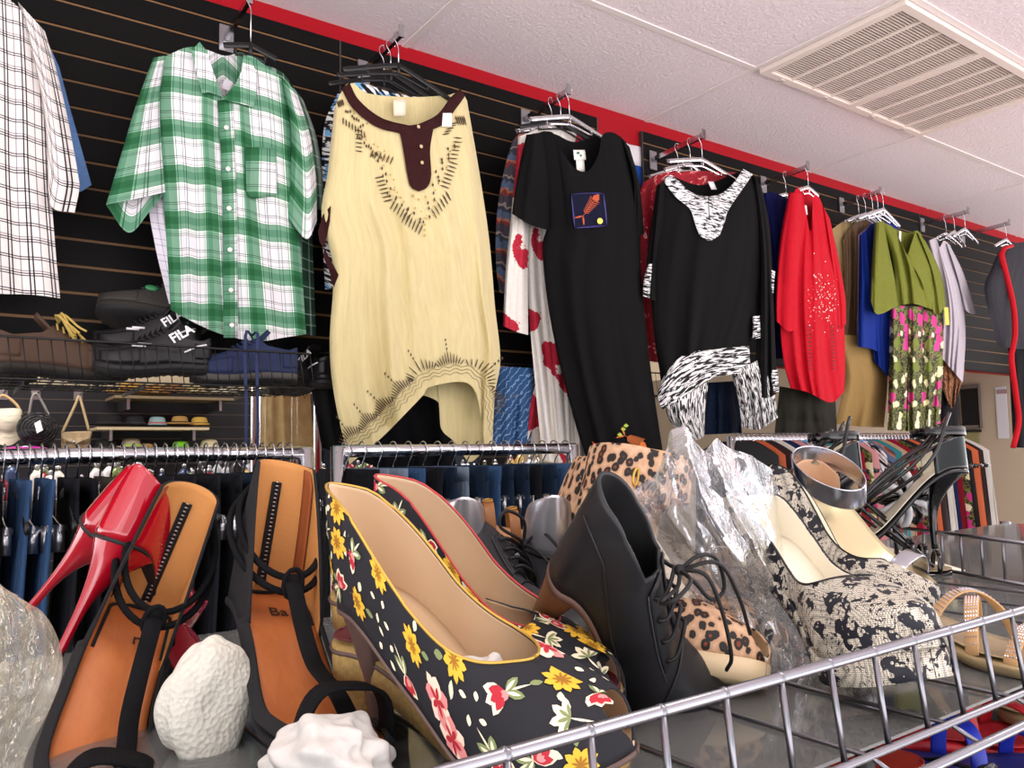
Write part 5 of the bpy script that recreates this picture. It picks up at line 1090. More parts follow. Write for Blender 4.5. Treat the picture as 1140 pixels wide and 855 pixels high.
def pump(name, label, k, p, outer, lining, solem, heelm, ins=None, tip=(.010, .010), decals=None, edge=None, group=None, pw=.42, xt=None, cat='shoe', plat=None, heelname='stiletto_heel', thick=.0018):
    th = thing(name, label, cat, (0, 0, 0), group); upper(k, th, outer, lining, thick=thick); insole(k, th, ins or lining)
    if k.P > .01: sole(k, th, plat or outer, 'platform', flatbot=None, ts=k.P*.85, grow=1.02)
    sole(k, th, solem, 'sole', ts=.0035) if k.P <= .01 else None
    heel(k, th, heelm, heelname, tip, pw=pw, xt=xt if xt is not None else k.L*.07)
    if edge: piping(k, th, edge)
    if decals: decals(k, th)
    pose6(th, p, p[6]); return th
kA = Last(back=.2, L=.22, H=.095, wh=.0275, ww=.034, wb=.0449, tp=((0, .088), (.2, .0733), (.42, .060)), vamp=.75, curve=-.012, peep=.30, hp=((0, .092), (.3, .095), (.6, .078), (.8, .056), (1, .03)), pt=(2.1, 1.7))
pump('floral_pump', 'black floral print peep toe pump, nearer of its pair, stuffed with white tissue', kA, [.2618, .572, 1.2481, .0637, -.1441, -1.1626, 1.0016], FB, BEIGE, TAUPE, TAUPE, tip=(.013, .014), edge=GOLDP, decals=lambda k, th: floral_decals(k, th, 4), pw=.35)
kB = Last(back=.2, L=.22, H=.095, wh=.0275, ww=.034, wb=.0449, tp=((0, .0859), (.2, .0733), (.42, .058)), vamp=.74, curve=.010, peep=.30, hp=((0, .092), (.3, .095), (.6, .078), (.8, .056), (1, .03)), pt=(2.1, 1.7))
pump('floral_pump', 'black peep toe pump printed with flowers, the further one behind its stuffed mate', kB, [.3244, .662, 1.2540, .1259, -.0424, -1.0384, .9962], FB, BEIGE, TAUPE, TAUPE, tip=(.013, .014), edge=plain('b8403f', .6), decals=lambda k, th: floral_decals(k, th, 9), pw=.35)
# woven wedge shoes behind and below the floral pumps
t = NT('woven_jute'); wv = t.n('ShaderNodeTexBrick'); t.link(t.mapping(t.ob(), (90, 90, 90)), wv.inputs[0]); wv.inputs['Scale'].default_value = 1.0; wv.inputs['Mortar Size'].default_value = .08; t.bump(wv.outputs['Fac'], .8, .002); JUTE = t.fin(t.mix(t.noise(t.ob(), 220, 2), '7a6134', 'b89a5c'), .8)
kE = Last(L=.23, H=.07, P=.030, wh=.030, ww=.030, wb=.043, pt=(2.2, 2.0), tp=((0, .05), (.2, .045), (.42, .035)), vamp=.72, curve=0, peep=.3)
def back(p, kf): c_ = CC+(np.array(p[:3])-CC)*kf; return [c_[0], c_[1], c_[2], p[3], p[4], p[5], p[6]*kf]
for lab, p in (('woven jute heeled platform shoe with floral toe, behind the floral pumps', back([.255, .585, 1.262, .1447, -.0714, -.9759, .92], 1.14)), ('woven jute heeled platform shoe with floral toe, lower one at the rim of the basket', back([.235, .545, 1.238, .08, -.03, -.98, .88], 1.12))):
    th = thing('jute_platform_shoe', lab, 'shoe'); upper(kE, th, FB, BEIGE, s0=.5); insole(kE, th, plain('5a1e24', .6)); sole(kE, th, JUTE, 'platform', ts=.026, grow=1.05); heel(kE, th, JUTE, 'block_heel', (.026, .030), pw=.9, xt=.02); floral_decals(kE, th, 3, .017, .72, .95)
    mb = MB(); mb.tube([kE.on(s, 0, 1, .001)+np.array([0, 0, -.004]) for s in np.linspace(.02, .99, 30)]+[kE.on(s, 0, -1, .001)+np.array([0, 0, -.004]) for s in np.linspace(.98, .02, 30)], .0022, 6); mb.build('welt', TAUPE, th, local=True); pose6(th, p, p[6])
# ---------------------------------------------------------------- crumpled tissue, foam
def crumple(name, label, cat, c, r, m, seed=0, amp=.18, n=40, part='paper_ball', freq=3, rot=0):
    rs = np.random.RandomState(seed); D = rs.randn(26, 3); D /= np.linalg.norm(D, axis=1)[:, None]; A = rs.rand(26)*amp
    th = thing(name, label, cat, np.array(c)-np.array([0, 0, r[2]])); P = []
    for j in range(n//2+1):
        ph = math.pi*j/(n//2); row = []
        for i in range(n):
            a = 2*math.pi*i/n; d = np.array([math.sin(ph)*math.cos(a), math.sin(ph)*math.sin(a), math.cos(ph)])
            f = 1+(-1 if freq > 3.5 else 1)*sum(A[q]*(abs(math.sin(freq*(d@D[q])+q))-.6) for q in range(26))/2.2
            x, y, z = d*f*np.array(r); row.append((c[0]+x*math.cos(rot)-y*math.sin(rot), c[1]+x*math.sin(rot)+y*math.cos(rot), c[2]+z))
        P.append(row)
    mb = MB(); mb.grid(P, 0, None, True, True); mb.build(part, m, th, subs=1); return th
TIS = plain('c9c8c2', .8, bump=(60, .5, .004)); t = NT('foam_block'); t.bump(t.vor(t.ob(), 260, 'F1'), .7, .0015); FOAM = t.fin('cfcfc2', .75)
crumple('tissue_ball', 'crumpled white tissue stuffed in the toe of the nearer tan sandal', 'tissue', atd(365, 845, .50), (.036, .040, .026), TIS, 1, .24, 90, freq=4.5, rot=.5)
def pose_pt(p, l):
    from mathutils import Quaternion
    rv = np.array(p[3:6]); a_ = np.linalg.norm(rv); q_ = Quaternion(Vector([float(v) for v in rv/a_]), float(a_)); return np.array(q_ @ Vector([float(v)*p[6] for v in l]))+np.array(p[:3])
crumple('tissue_ball', 'crumpled white tissue stuffed in the front floral pump', 'tissue', pose_pt([.2618, .572, 1.2481, .0637, -.1441, -1.1626, 1.0016], (.22*.57, -.010, float(kA.base(.57))+.030)), (.028, .028, .018), TIS, 2, .22, 90, freq=5, rot=.4)
crumple('foam_block', 'white packing foam between the two tan lined sandals', 'foam block', atd(232, 785, .60), (.036, .026, .046), FOAM, 6, .22, 60, 'foam_body', 2.6, .4)
# ---------------------------------------------------------------- tan sandals with ankle cords
def tan_sandal(lab, k, p, txt, tside):
    th = thing('tan_sandal', lab, 'shoe')
    mb = MB()
    cup = upper(k, th, BLKSUEDE, TANS, s1=.34, name='heel_cup', thick=.003)
    insole(k, th, TAN, 'insole', shrink=.93); sole(k, th, BLKSUEDE, 'sole', ts=.006, grow=1.04)
    mb = MB()
    for side in (1, -1): mb.ribbon([k.on(s, .0, side, .001)+np.array([0, 0, .005+.004*math.sin(3.14*s)]) for s in np.linspace(.3, .93, 30)], [(0, side*.7, .7)]*30, .010, .003)
    mb.build('side_edge', BLKSUEDE, th, local=True)
    # heel pad outlined by a black welt
    sv = np.linspace(.02, .30, 14); mb = MB(); L_ = [k.pt3(s, 0, 1)*np.array([1, .84, 1])+np.array([0, 0, .005]) for s in sv]; R_ = [k.pt3(s, 0, -1)*np.array([1, .84, 1])+np.array([0, 0, .005]) for s in sv]
    mb.tube(L_[::-1]+R_, .0017, 6); mb.build('heel_pad_welt', BLKSUEDE, th, local=True)
    # zip down the back of the cup and a suede pull patch
    mb = MB(); zp = [np.array([.0012+.006*q*0, 0, float(k.base(0))+.012+.095*q]) for q in np.linspace(0, 1, 12)]; mb.ribbon([z_+np.array([.0035, 0, 0]) for z_ in zp], (1, 0, 0), .009, .002); mb.build('zip_tape', plain('0c0c0e', .9), th, local=True)
    mb = MB()
    for z_ in np.linspace(0, 1, 26): mb.obox(zp[0]+np.array([.0050, 0, .095*z_]), (.0008, 0, 0), (0, .0014, 0), (0, 0, .0006))
    zt = mb.build('zip_teeth', CHROME2, th, local=True); zt['kind'] = 'stuff'
    mb = MB(); P = []; 
    for s in np.linspace(.055, .13, 5): P.append([k.on(s, q, tside, -.0045) for q in np.linspace(.12, .97, 9)])
    mb.grid(P); mb.build('suede_patch', TANP, th, local=True, solid=.0015)
    bz = lambda s: float(k.base(s)); L = k.L
    # T strap from the toe up to the instep
    tp_ = catmull([(L*.93, 0, bz(.93)+.010), (L*.78, 0, bz(.78)+.030), (L*.6, 0, bz(.6)+.036), (L*.45, 0, bz(.45)+.040), (L*.34, 0, bz(.34)+.045), (L*.27, 0, bz(.27)+.040)], 24)
    mb = MB(); mb.ribbon(tp_, (.45, 0, .9), .014, .003); mb.build('t_strap', BLKCANV, th, local=True)
    mb = MB(); q = tp_[-3]; mb.tube([q+np.array([0, .008*math.cos(a), .012*math.sin(a)]) for a in np.linspace(0, 6.28, 16)[:-1]], .0022, 6, closed=True); mb.build('strap_loop', BLKCANV, th, local=True)
    for g_ in (0, 1):
        zb = bz(.28)+.040; zt_ = bz(0)+.108; mb = MB(); P = []
        for a in np.linspace(0, 2*math.pi, 49)[:-1]:
            x = L*.13+(L*.155+.010*g_)*math.cos(a)-.006*g_; y = (.038+.004*g_)*math.sin(a); f = (1+math.cos(a))/2
            P.append((x, y, zt_*(1-f)+(zb-.012*g_)*f-.010*g_*(1-f)))
        mb.tube(P, .0031, 8, closed=True); mb.build('ankle_cord', BLKCANV, th, local=True)
    mb = MB(); c = np.array([L*.24, 0, bz(.24)+.0042]); sl = math.atan2(bz(.30)-bz(.18), L*.12); ex = np.array([0, 1, 0]); ey = np.array([-math.cos(sl), 0, -math.sin(sl)]); text_mb(txt, .017, .0002, c, ex, ey, mb); mb.build('insole_lettering', plain('2a1a12', .6), th, local=True)
    heel(k, th, BLKSUEDE, 'stiletto_heel', (.011, .011)); k2 = k
    mb = MB(); P = [[k.pt3(s, 1.1+.04*i, 1)*np.array([1, 1-.25*i, 1])+np.array([0, 0, -.003]) for i in range(9)] for s in (.78, .84, .90, .95)]; mb.grid(P); 
    tb_ = MB(); arc = [k.pt3(.86, th_, 1) for th_ in np.linspace(.15, 1.5, 9)]+[k.pt3(.86, th_, -1) for th_ in np.linspace(1.5, .15, 9)]; tb_.ribbon(arc, [(0, a[1]*20, a[2]-bz(.86)+.001) for a in arc], .022, .003); tb_.build('toe_strap', BLKCANV, th, local=True)
    pose6(th, p, p[6]); return th
kT = Last(L=.27, H=.075, wh=.0329, ww=.0327, wb=.0377, tp=((0, .128), (.1, .122), (.2, .075), (.34, .016), (.45, .006)), hp=((0, .18), (.3, .15), (.6, .07), (.8, .045), (1, .025)), v0=.45, vamp=.9, pt=(2.2, 1.8), curve=-.0019, exp=(.5, .9))
tan_sandal('tan lined sandal with black ankle cords, right one of the pair beside the floral pump', kT, [.227, .7578, 1.2463, -.1594, .108, -1.5768, 1.001], 'Ba', 1)
kT2 = Last(L=.24, H=.075, wh=.0314, ww=.0335, wb=.0373, tp=((0, .126), (.1, .118), (.2, .075), (.34, .016), (.45, .006)), hp=((0, .18), (.3, .15), (.6, .07), (.8, .045), (1, .025)), v0=.45, vamp=.9, pt=(2.2, 1.8), curve=-.012, exp=(.5, .9))
tan_sandal('tan lined sandal with black ankle cords, the left one leaning by the red pump', kT2, [.1254, .8294, 1.2405, -.1288, .4174, -1.6553, .999], 'm', -1)
# ---------------------------------------------------------------- red and silver pumps seen from the heel
kR = Last(back=.17, L=.235, H=.105, wb=.038, pt=(1.7, 1.3), tp=((0, .070), (.05, .063), (.2, .044), (.42, .030)), hp=((0, .085), (.3, .085), (.6, .06), (.8, .045), (1, .022)))
pump('red_pump', 'glossy red patent stiletto pump seen from its heel, nearer of the two at the left', kR, [.071, .7724, 1.2932, .1075, .4163, .7236, .9583], PATENT_RED, BEIGE, plain('141416', .6), PATENT_RED, pw=.3, tip=(.008, .008))
pump('red_pump', 'glossy red patent stiletto pump behind its mate, only its heel showing at the far left', kR, [.0515, .8637, 1.3163, .6173, .4034, .4648, .9693], PATENT_RED, BEIGE, plain('141416', .6), PATENT_RED, pw=.3, tip=(.008, .008))
kS = Last(back=.17, L=.235, H=.105, wb=.038, pt=(1.7, 1.3), tp=((0, .072), (.05, .064), (.2, .044), (.42, .03)), hp=((0, .085), (.3, .085), (.6, .06), (.8, .045), (1, .022)))
ps = [.5572, .7303, 1.235, -.7698, .913, -5.0835, .9768]
pump('silver_pump', 'metallic silver pump with grey heel seen from behind, beside the lace-up bootie', kS, ps, SILV, plain('d8d8de', .5), BLKPL, plain('54565c', .3), pw=.4)
q = list(ps); q[0] -= .085; q[1] += .05; pump('silver_pump', 'metallic silver pump behind the loose laces, left hand of the silver pair', kS, q, SILV, plain('d8d8de', .5), BLKPL, plain('54565c', .3), pw=.4)
q = back([.5287, .7132, 1.2802, .3667, .1195, .3685, 1.0], 1.17)
pump('leopard_pump', 'leopard print pump whose heel rises behind the black lace-up bootie', kS, q, LEO, BEIGE, BLKPL, LEO)
q = back([.56, .76, 1.2802, .3667, .1195, .3685, 1.0], 1.2); pump('leopard_pump', 'second leopard print pump almost hidden behind the first', kS, q, LEO, BEIGE, BLKPL, LEO)
# ---------------------------------------------------------------- black lace-up booties
def bootie(lab, k, p, bow_dir=1):
    th = thing('lace_up_bootie', lab, 'shoe'); upper(k, th, LEATH, plain('121214', .9), thick=.0035); insole(k, th, plain('1c1c1e', .8)); sole(k, th, WOODSOLE, 'sole', ts=.008, grow=1.05)
    heel(k, th, plain('6b4526', .5), 'block_heel', (.020, .020), pw=.5, xt=.02, seat=.16)
    for side in (1, -1):
        mb = MB(); P = []
        for s in np.linspace(k.vamp+.005, .60, 10): P.append([k.atth(s, t_, side, .0022) for t_ in np.linspace(.98, 1.53, 7)])
        mb.grid(P, flip=(side > 0)); mb.build('lace_flap', LEATH, th, local=True, solid=-.0015)
        mb = MB(); mb.tube([k.atth(s, .94, side, .0022) for s in np.linspace(k.vamp, .62, 16)], .0007, 5); mb.build('stitch_line', plain('3a3c42', .6), th, local=True)
    mb = MB(); mb.tube([k.atth(.66, t_, 1, .0012) for t_ in np.linspace(.05, 1.55, 20)]+[k.atth(.66, t_, -1, .0012) for t_ in np.linspace(1.55, .05, 20)], .0012, 6); mb.build('toe_cap_seam', LEATH, th, local=True)
    mb = MB(); mb.tube([k.on(s, q_, -1, .0012) for s, q_ in ((.02, .62), (.08, .6), (.16, .5), (.24, .3), (.34, .12), (.5, .06))], .0011, 6); mb.build('counter_seam', LEATH, th, local=True)
    LM = plain('0c0c0e', .6); ss = np.linspace(k.vamp+.03, .58, 4)
    for s in ss:
        for side in (1, -1):
            mb = MB(); c = k.atth(s, 1.12, side, .0034); mb.tube([c+.0022*np.array([math.cos(a), 0, math.sin(a)]) for a in np.linspace(0, 6.28, 10)[:-1]], .0007, 5, closed=True); mb.build('eyelet', LM, th, local=True)
    for i, s in enumerate(ss):
        mb = MB(); c = k.atth(s, 1.5, 1, .011); mb.tube(catmull([k.atth(s, 1.12, 1, .003), k.atth(s+.01, 1.32, 1, .008), c, k.atth(s+.01, 1.32, -1, .008), k.atth(s, 1.12, -1, .003)], 18), .0020, 7); mb.build('lace_bar', LM, th, local=True)
    c = k.atth(k.vamp+.03, 1.5, 1, .016)
    for sx, pts in enumerate(([(0, 0, 0), (.006, -.022, .016), (-.004, -.046, .012), (-.010, -.040, -.004), (.002, -.016, -.004), (0, 0, 0)], [(0, 0, 0), (.010, .012, .014), (.030, .026, .006), (.052, .024, -.022), (.044, .012, -.030), (.018, .002, -.008), (0, 0, 0)])):
        mb = MB(); mb.tube(catmull([c+np.array(p_) for p_ in pts], 30), .0019, 7); mb.build('bow_loop', LM, th, local=True)
    for pts in ([(0, 0, 0), (.02, -.004, .012), (.048, -.012, -.012), (.078, -.020, -.052), (.086, -.016, -.078)], [(0, 0, 0), (.03, .018, .010), (.07, .03, -.03), (.105, .034, -.075)]):
        mb = MB(); mb.tube(catmull([c+np.array(p_) for p_ in pts], 26), .0019, 7); mb.build('lace_end', LM, th, local=True)
    mb = MB(); mb.sphere(c, .0055, 10); mb.build('lace_knot', LM, th, local=True)
    pose6(th, p, p[6]); return th
kBt = Last(L=.23, H=.12, P=.008, wh=.031, ww=.036, wb=.048, hp=((0, .130), (.25, .130), (.33, .112), (.40, .100), (.6, .080), (.8, .054), (1, .028)), tp=((0, .12), (.2, .0949), (.33, .0939)), v0=.33, vamp=.3687, pt=(2.3, 1.9))
kk_ = .88; P0 = np.array([.4686, .6778, 1.2691]); P1 = CC+(P0-CC)*kk_
bootie('large black leather lace-up heeled bootie, right in front of the plastic bag', kBt, [P1[0], P1[1], P1[2], .8533, .1821, -.7499, .9859*kk_])
kB2 = Last(L=.23, H=.08, P=.008, wh=.0300, ww=.036, wb=.038, hp=((0, .13), (.25, .13), (.33, .112), (.42, .1), (.6, .075), (.8, .052), (1, .026)), tp=((0, .1113), (.2, .08), (.33, .0946)), v0=.33, vamp=.4217, pt=(2.3, 1.9))
bootie('black leather lace-up bootie with loose laces, between the floral pumps and the silver pumps', kB2, [.3891, .7837, 1.24, -.7026, .324, -1.0876, .995])
# ---------------------------------------------------------------- lace platform pumps
kL = Last(L=.22, H=.1074, P=.025, wb=.048, wh=.0287, ww=.0265, pt=(2.6, 2.2), tp=((0, .052), (.2, .048), (.42, .034)), vamp=.6818, hp=((0, .12), (.3, .10), (.6, .07), (.8, .056), (1, .034)))
pump('lace_platform_pump', 'ivory platform pump covered in black floral lace, nearer of its pair at the rim', kL, [.6901, .5398, 1.2169, -.1933, -.154, -1.8483, 1.0094], LACE, CREAM, BLKPL, LACE, plat=LACE, edge=BLKPL)
kL2 = Last(L=.22, H=.12, P=.025, wb=.040, wh=.0276, ww=.026, pt=(2.6, 2.2), tp=((0, .0591), (.2, .05), (.42, .034)), vamp=.74, hp=((0, .12), (.3, .10), (.6, .07), (.8, .056), (1, .034)))
pump('lace_platform_pump', 'ivory platform pump covered in black floral lace, further one beside the silver sandal', kL2, [.8563, .6923, 1.2364, -.3396, .28, -1.254, .9969], LACE, CREAM, BLKPL, LACE, plat=LACE, edge=BLKPL)
# ---------------------------------------------------------------- sandals at the right
def ring(k, s, zc, ry, rx, w, th, m, name, tilt=0, t_=.0016):
    mb = MB(); P = []; N = []
    for a in np.linspace(0, 2*math.pi, 41): P.append((k.L*s+rx*math.cos(a), ry*math.sin(a), zc-tilt*math.cos(a))); N.append((math.cos(a), math.sin(a), 0))
    mb.ribbon(P, N, w, t_); return mb.build(name, m, th, local=True)
def gems(name, pts, nrm, w, m, th, rows=5):
    mb = MB(); pts = np.array(pts); T = np.gradient(pts, axis=0); r_ = w/rows/2
    for i in range(len(pts)):
        t_ = T[i]/np.linalg.norm(T[i]); n_ = np.array(nrm[i] if np.ndim(nrm) > 1 else nrm, float); n_ /= np.linalg.norm(n_); b_ = np.cross(t_, n_)
        for j in range(rows):
            c = pts[i]+b_*(j-(rows-1)/2)*w/rows+n_*.0014; mb.add([c+t_*r_*.8, c+b_*r_*.8, c-t_*r_*.8, c-b_*r_*.8, c+n_*r_], [(0, 1, 4), (1, 2, 4), (2, 3, 4), (3, 0, 4)], 0)
    o = mb.build(name, m, th, False, local=True); o['kind'] = 'stuff'; return o
GEM = plain('dfe2ee', .08, .9)
kSS = Last(L=.227, H=.0777, P=.008, wh=.0306, ww=.034, wb=.036, tp=((0, .05), (.2, .04), (.45, .008)), v0=.45, vamp=.9, curve=-.0014)
th = thing('silver_sandal', 'silver sandal with a wide mirrored ankle strap and pale gold insole', 'shoe')
upper(kSS, th, plain('c89a78', .5), plain('d8ae8c', .6), s1=.22, name='heel_counter'); insole(kSS, th, PALEGOLD); sole(kSS, th, SILV, ts=.005); heel(kSS, th, SILV, 'stiletto_heel')
ring(kSS, .24, float(kSS.base(0))+.046, .038, .056, .032, th, SILVM, 'ankle_strap', tilt=.012)
gems('crystal_strap', [(kSS.L*.24+.057*math.cos(a), .039*math.sin(a), float(kSS.base(0))+.046-.012*math.cos(a)) for a in np.linspace(2.2, 3.6, 12)], [(math.cos(a), math.sin(a), 0) for a in np.linspace(2.2, 3.6, 12)], .028, GEM, th, 8)
mb = MB(); arc = [kSS.pt3(.80, a, 1) for a in np.linspace(0, 1.5, 9)]+[kSS.pt3(.80, a, -1) for a in np.linspace(1.5, 0, 9)]; mb.ribbon(arc, [(0, a[1], a[2]-float(kSS.base(.8))+.001) for a in arc], .024, .002); mb.build('toe_strap', SILVM, th, local=True)
pose6(th, [1.1267, .7986, 1.3107, .5825, -.0649, -1.6296, 1.003], 1.003)
kRh = Last(hp=((0, .06), (.6, .045), (1, .025)), L=.2275, H=.018, P=.010, wh=.03, ww=.03, wb=.042, tp=((0, .02), (.2, .02), (.45, .008)), v0=.45, vamp=.9, pt=(2.2, 2.0), curve=0)
th = thing('rhinestone_sandal', 'flat pale gold sandal with crossed rhinestone straps at the right of the basket rim', 'shoe'); insole(kRh, th, PALEGOLD); sole(kRh, th, plain('b7a47c', .3, .7), ts=.012, grow=1.04)
for (s0, s1, hgt) in ((.40, .62, .050), (.62, .38, .056), (.80, .80, .036)):
    A = np.array([kRh.L*s0, .040, float(kRh.base(s0))]); B = np.array([kRh.L*s1, -.040, float(kRh.base(s1))]); arc = [A+(B-A)*q_+np.array([0, 0, hgt*math.sin(math.pi*q_)**.7]) for q_ in np.linspace(0, 1, 30)]
    N = [(0, .6*math.cos(math.pi*q_), math.sin(math.pi*q_)+.05) for q_ in np.linspace(0, 1, 30)]; mb = MB(); mb.ribbon(arc, N, .015, .002); mb.build('strap', plain('c9a070', .5), th, local=True); gems('rhinestones', arc[1:-1], N[1:-1], .0145, GEM, th, 5)
c_ = atz(1092, 700, TZ+.03); q = [c_[0]+.02, c_[1]+.11, TZ+.002, 0, 0, -1.75, .9]; pose6(th, q, q[6])
# black patent strappy stiletto with cream insole
def strappy(lab, p, k, m, ins):
    th = thing('strappy_stiletto', lab, 'shoe'); upper(k, th, m, ins, s1=.24, name='heel_counter'); insole(k, th, ins); sole(k, th, m, ts=.006, grow=1.04); heel(k, th, m, 'stiletto_heel', (.009, .009), pw=.32); bz = lambda s: float(k.base(s))
    for i in range(7):
        s0 = .50+.02*i; mb = MB(); A = np.array([k.L*.86, (.030-.010*i), bz(.86)+.012]); Bm = np.array([k.L*(.48-.03*i), .034*math.cos(i*1.05), bz(.4)+.045+.012*abs(math.sin(i))]); E_ = np.array([k.L*(.10), .030*math.cos(i*1.05), bz(0)+.045+.006*i]); mb.tube(catmull([A, Bm, E_], 20), .0026, 7); mb.build('strap', m, th, local=True)
    for i in range(3):
        arc = [k.pt3(.72+.09*i, a, 1) for a in np.linspace(0, 1.5, 8)]+[k.pt3(.72+.09*i, a, -1) for a in np.linspace(1.5, 0, 8)]; mb = MB(); mb.ribbon(arc, [(0, a[1], a[2]-bz(.8)+.001) for a in arc], .008, .002); mb.build('toe_strap', m, th, local=True)
    mb = MB(); mb.lathe([(0, 0), (.014, .002), (.010, .012), (0, .014)], (k.L*.12, -.036, bz(0)+.05), 14); mb.build('buckle_button', m, th, local=True)
    ring(k, .14, bz(0)+.055, .033, .036, .012, th, m, 'ankle_strap'); pose6(th, p, p[6]); return th
kP = Last(L=.24, H=.10, P=.01, wh=.029, ww=.028, wb=.041, tp=((0, .05), (.2, .04), (.45, .01)), v0=.45, vamp=.9)
strappy('black patent strappy stiletto with bundled straps, standing behind the basket wires at the right', back([1.08, .66, 1.3005, .02, .12, 2.75, 1.0], 1.16), kP, PATENT_BLK, CREAM)
strappy('black patent strappy stiletto cut by the right edge of the photo', back([1.20, .565, 1.305, .02, .12, 2.35, 1.0], 1.18), kP, PATENT_BLK, CREAM)
strappy('black strappy heeled sandal with rhinestone band under the patent stiletto', back([1.07, .76, 1.275, .1, .05, -.9, .85], 1.15), kP, PATENT_BLK, plain('b9a98a', .4, .4))
th = thing('rosette_sandal', 'black and white striped rosette sandal behind the silver ankle strap', 'shoe'); c0 = atd(1007, 556, 1.42); ZS = zebra('zebra_rosette', sc=60, ang=0)
mb = MB(); 
for i in range(12):
    a = i*.524; d1 = RT*math.cos(a)+UP*math.sin(a); mb = MB(); mb.tube(catmull([c0, c0+d1*.030+np.array([0, -.01, .006]), c0+d1*.046, c0+d1*.030+np.array([0, .006, -.004]), c0], 16), .0065, 6); mb.build('petal_loop', plain('f0f0f2', .4) if i % 2 else PATENT_BLK, th)
mb = MB(); mb.sphere(c0+np.array([-.01, -.01, 0]), .010, 10); mb.build('centre_stud', SILVM, th)
mb = MB(); b0 = np.array([c0[0], c0[1]+.02, TZ]); mb.grid([[b0+np.array([.035*x_, .10*y_, .02+.02*y_]) for x_ in (-1, 0, 1)] for y_ in (-1, 0, 1)]); mb.build('footbed', CREAM, th, solid=.008)
mb = MB(); mb.tube(catmull([c0, c0+np.array([0, .02, -.04]), b0+np.array([0, 0, .02])], 12), .004, 6); mb.build('stem_strap', PATENT_BLK, th)
# brown gold strappy sandal behind the loose laces
kG = Last(hp=((0, .05), (1, .03)), L=.22, H=.03, P=.012, wh=.03, ww=.03, wb=.040, tp=((0, .03), (.2, .025), (.45, .008)), v0=.45, vamp=.9)
th = thing('gold_sandal', 'brown and gold buckled sandal lying behind the floral pumps', 'shoe'); insole(kG, th, plain('c99a70', .5)); sole(kG, th, plain('1a1512', .5), ts=.010, grow=1.04); GB = plain('b8893a', .3, .7)
for s_ in (.35, .50, .65, .8): arc = [kG.pt3(s_, a, 1) for a in np.linspace(0, 1.5, 8)]+[kG.pt3(s_, a, -1) for a in np.linspace(1.5, 0, 8)]; mb = MB(); mb.ribbon(arc, [(0, a[1], a[2]-float(kG.base(s_))+.001) for a in arc], .014, .002); mb.build('strap', plain('8a5a2c', .4), th, local=True); c = arc[8]; mb = MB(); mb.tube([c+np.array([.006*math.cos(a), .008*math.sin(a), .003]) for a in np.linspace(0, 6.28, 14)[:-1]], .0012, 6, closed=True); mb.build('gold_buckle', GB, th, local=True)
c = atd(560, 596, .98); pose6(th, [c[0]-.06, c[1]+.06, c[2]-.03, .12, -.1, -.5, .9], .9)
# ---------------------------------------------------------------- leopard ankle strap shoes inside the clear bag
kLe = Last(L=.23, H=.11, P=.02, wh=.029, ww=.027, wb=.043, pt=(2.4, 2.0), tp=((0, .05), (.2, .045), (.42, .02)), vamp=.76, v0=.42, peep=.35, curve=0)
for lab, p, in (('leopard print platform peep toe with wide ankle cuff, inside the clear plastic bag', back([.4735, .6146, 1.2600, -.35, .26, -1.3524, .92], 1.12)), ('leopard print platform peep toe standing behind its mate in the plastic bag', back([.56, .66, 1.258, -.2, .2, -1.30, .90], 1.2))):
    th = thing('leopard_platform', lab, 'shoe'); upper(kLe, th, LEO, BEIGE, s1=.25, name='heel_counter'); upper(kLe, th, LEO, BEIGE, s0=.6, name='toe_upper'); insole(kLe, th, plain('e2d6c0', .5)); sole(kLe, th, plain('c9b48f', .5), 'platform', ts=.018); heel(kLe, th, LEO, 'heel')
    ring(kLe, .22, float(kLe.base(0))+.062, .036, .052, .052, th, LEO, 'ankle_cuff', .004); mb = MB(); mb.tube([(kLe.L*.22+.035, -.033+.004*math.cos(a), float(kLe.base(0))+.050+.009*math.sin(a)) for a in np.linspace(0, 6.28, 14)[:-1]], .0014, 6, closed=True); mb.build('gold_buckle', GOLDP, th, local=True); pose6(th, p, p[6])
FILM = film('polythene_film', .11); FILMY = film('yellowish_film', .2, (1, .97, .85, 1), (.80, .77, .64, 1), 26, gloss=.16)
g = thing('plastic_bag', 'crinkled clear plastic bag pulled over the leopard platform shoes', 'plastic bag', at(790, 760, .60))
bg = Cloth(.56, [(693, 560), (706, 545), (730, 530), (742, 500), (748, 478), (762, 474), (772, 492), (785, 503), (797, 487), (812, 499), (836, 507), (858, 522), (868, 548)], [(822, 752), (850, 765), (885, 772), (920, 776), (945, 790)], [(696, 580), (715, 610), (745, 650), (790, 710)], [(872, 600), (890, 660), (915, 730)], thick=.09, fold=.004, nf=5, seed=81, nu=71, nv=71, fgrow=.2, smooth=False)
rs = np.random.RandomState(8); K_ = rs.randn(16, 2)*10; ph_ = rs.rand(16)*6.3
for arr in (bg.F, bg.Bk):
    u_, v_ = np.meshgrid(np.linspace(0, 1, 71), np.linspace(0, 1, 71)); d_ = sum(np.abs(np.sin(K_[i, 0]*u_+K_[i, 1]*v_+ph_[i]))**.5 for i in range(16))/16-.75; arr += (d_*.045*np.sin(np.pi*u_)**.5)[..., None]*np.array([-.5, -.85, 0])
bg.mb().build('film_sheet', FILM, g)
g = thing('plastic_bag', 'clear yellowish crumpled plastic bag in the lower left corner', 'plastic bag', at(10, 855, .46))
lb = Cloth(.40, [(-60, 640), (-20, 640), (2, 652), (22, 668)], [(-60, 930), (-10, 920), (22, 905)], [(-70, 780)], [(48, 682), (66, 715), (69, 750), (55, 790), (30, 840), (24, 870)], thick=.04, fold=.003, nf=4, seed=83, nu=61, nv=61, fgrow=.1)
rs = np.random.RandomState(18); K_ = rs.randn(16, 2)*16; ph_ = rs.rand(16)*6.3
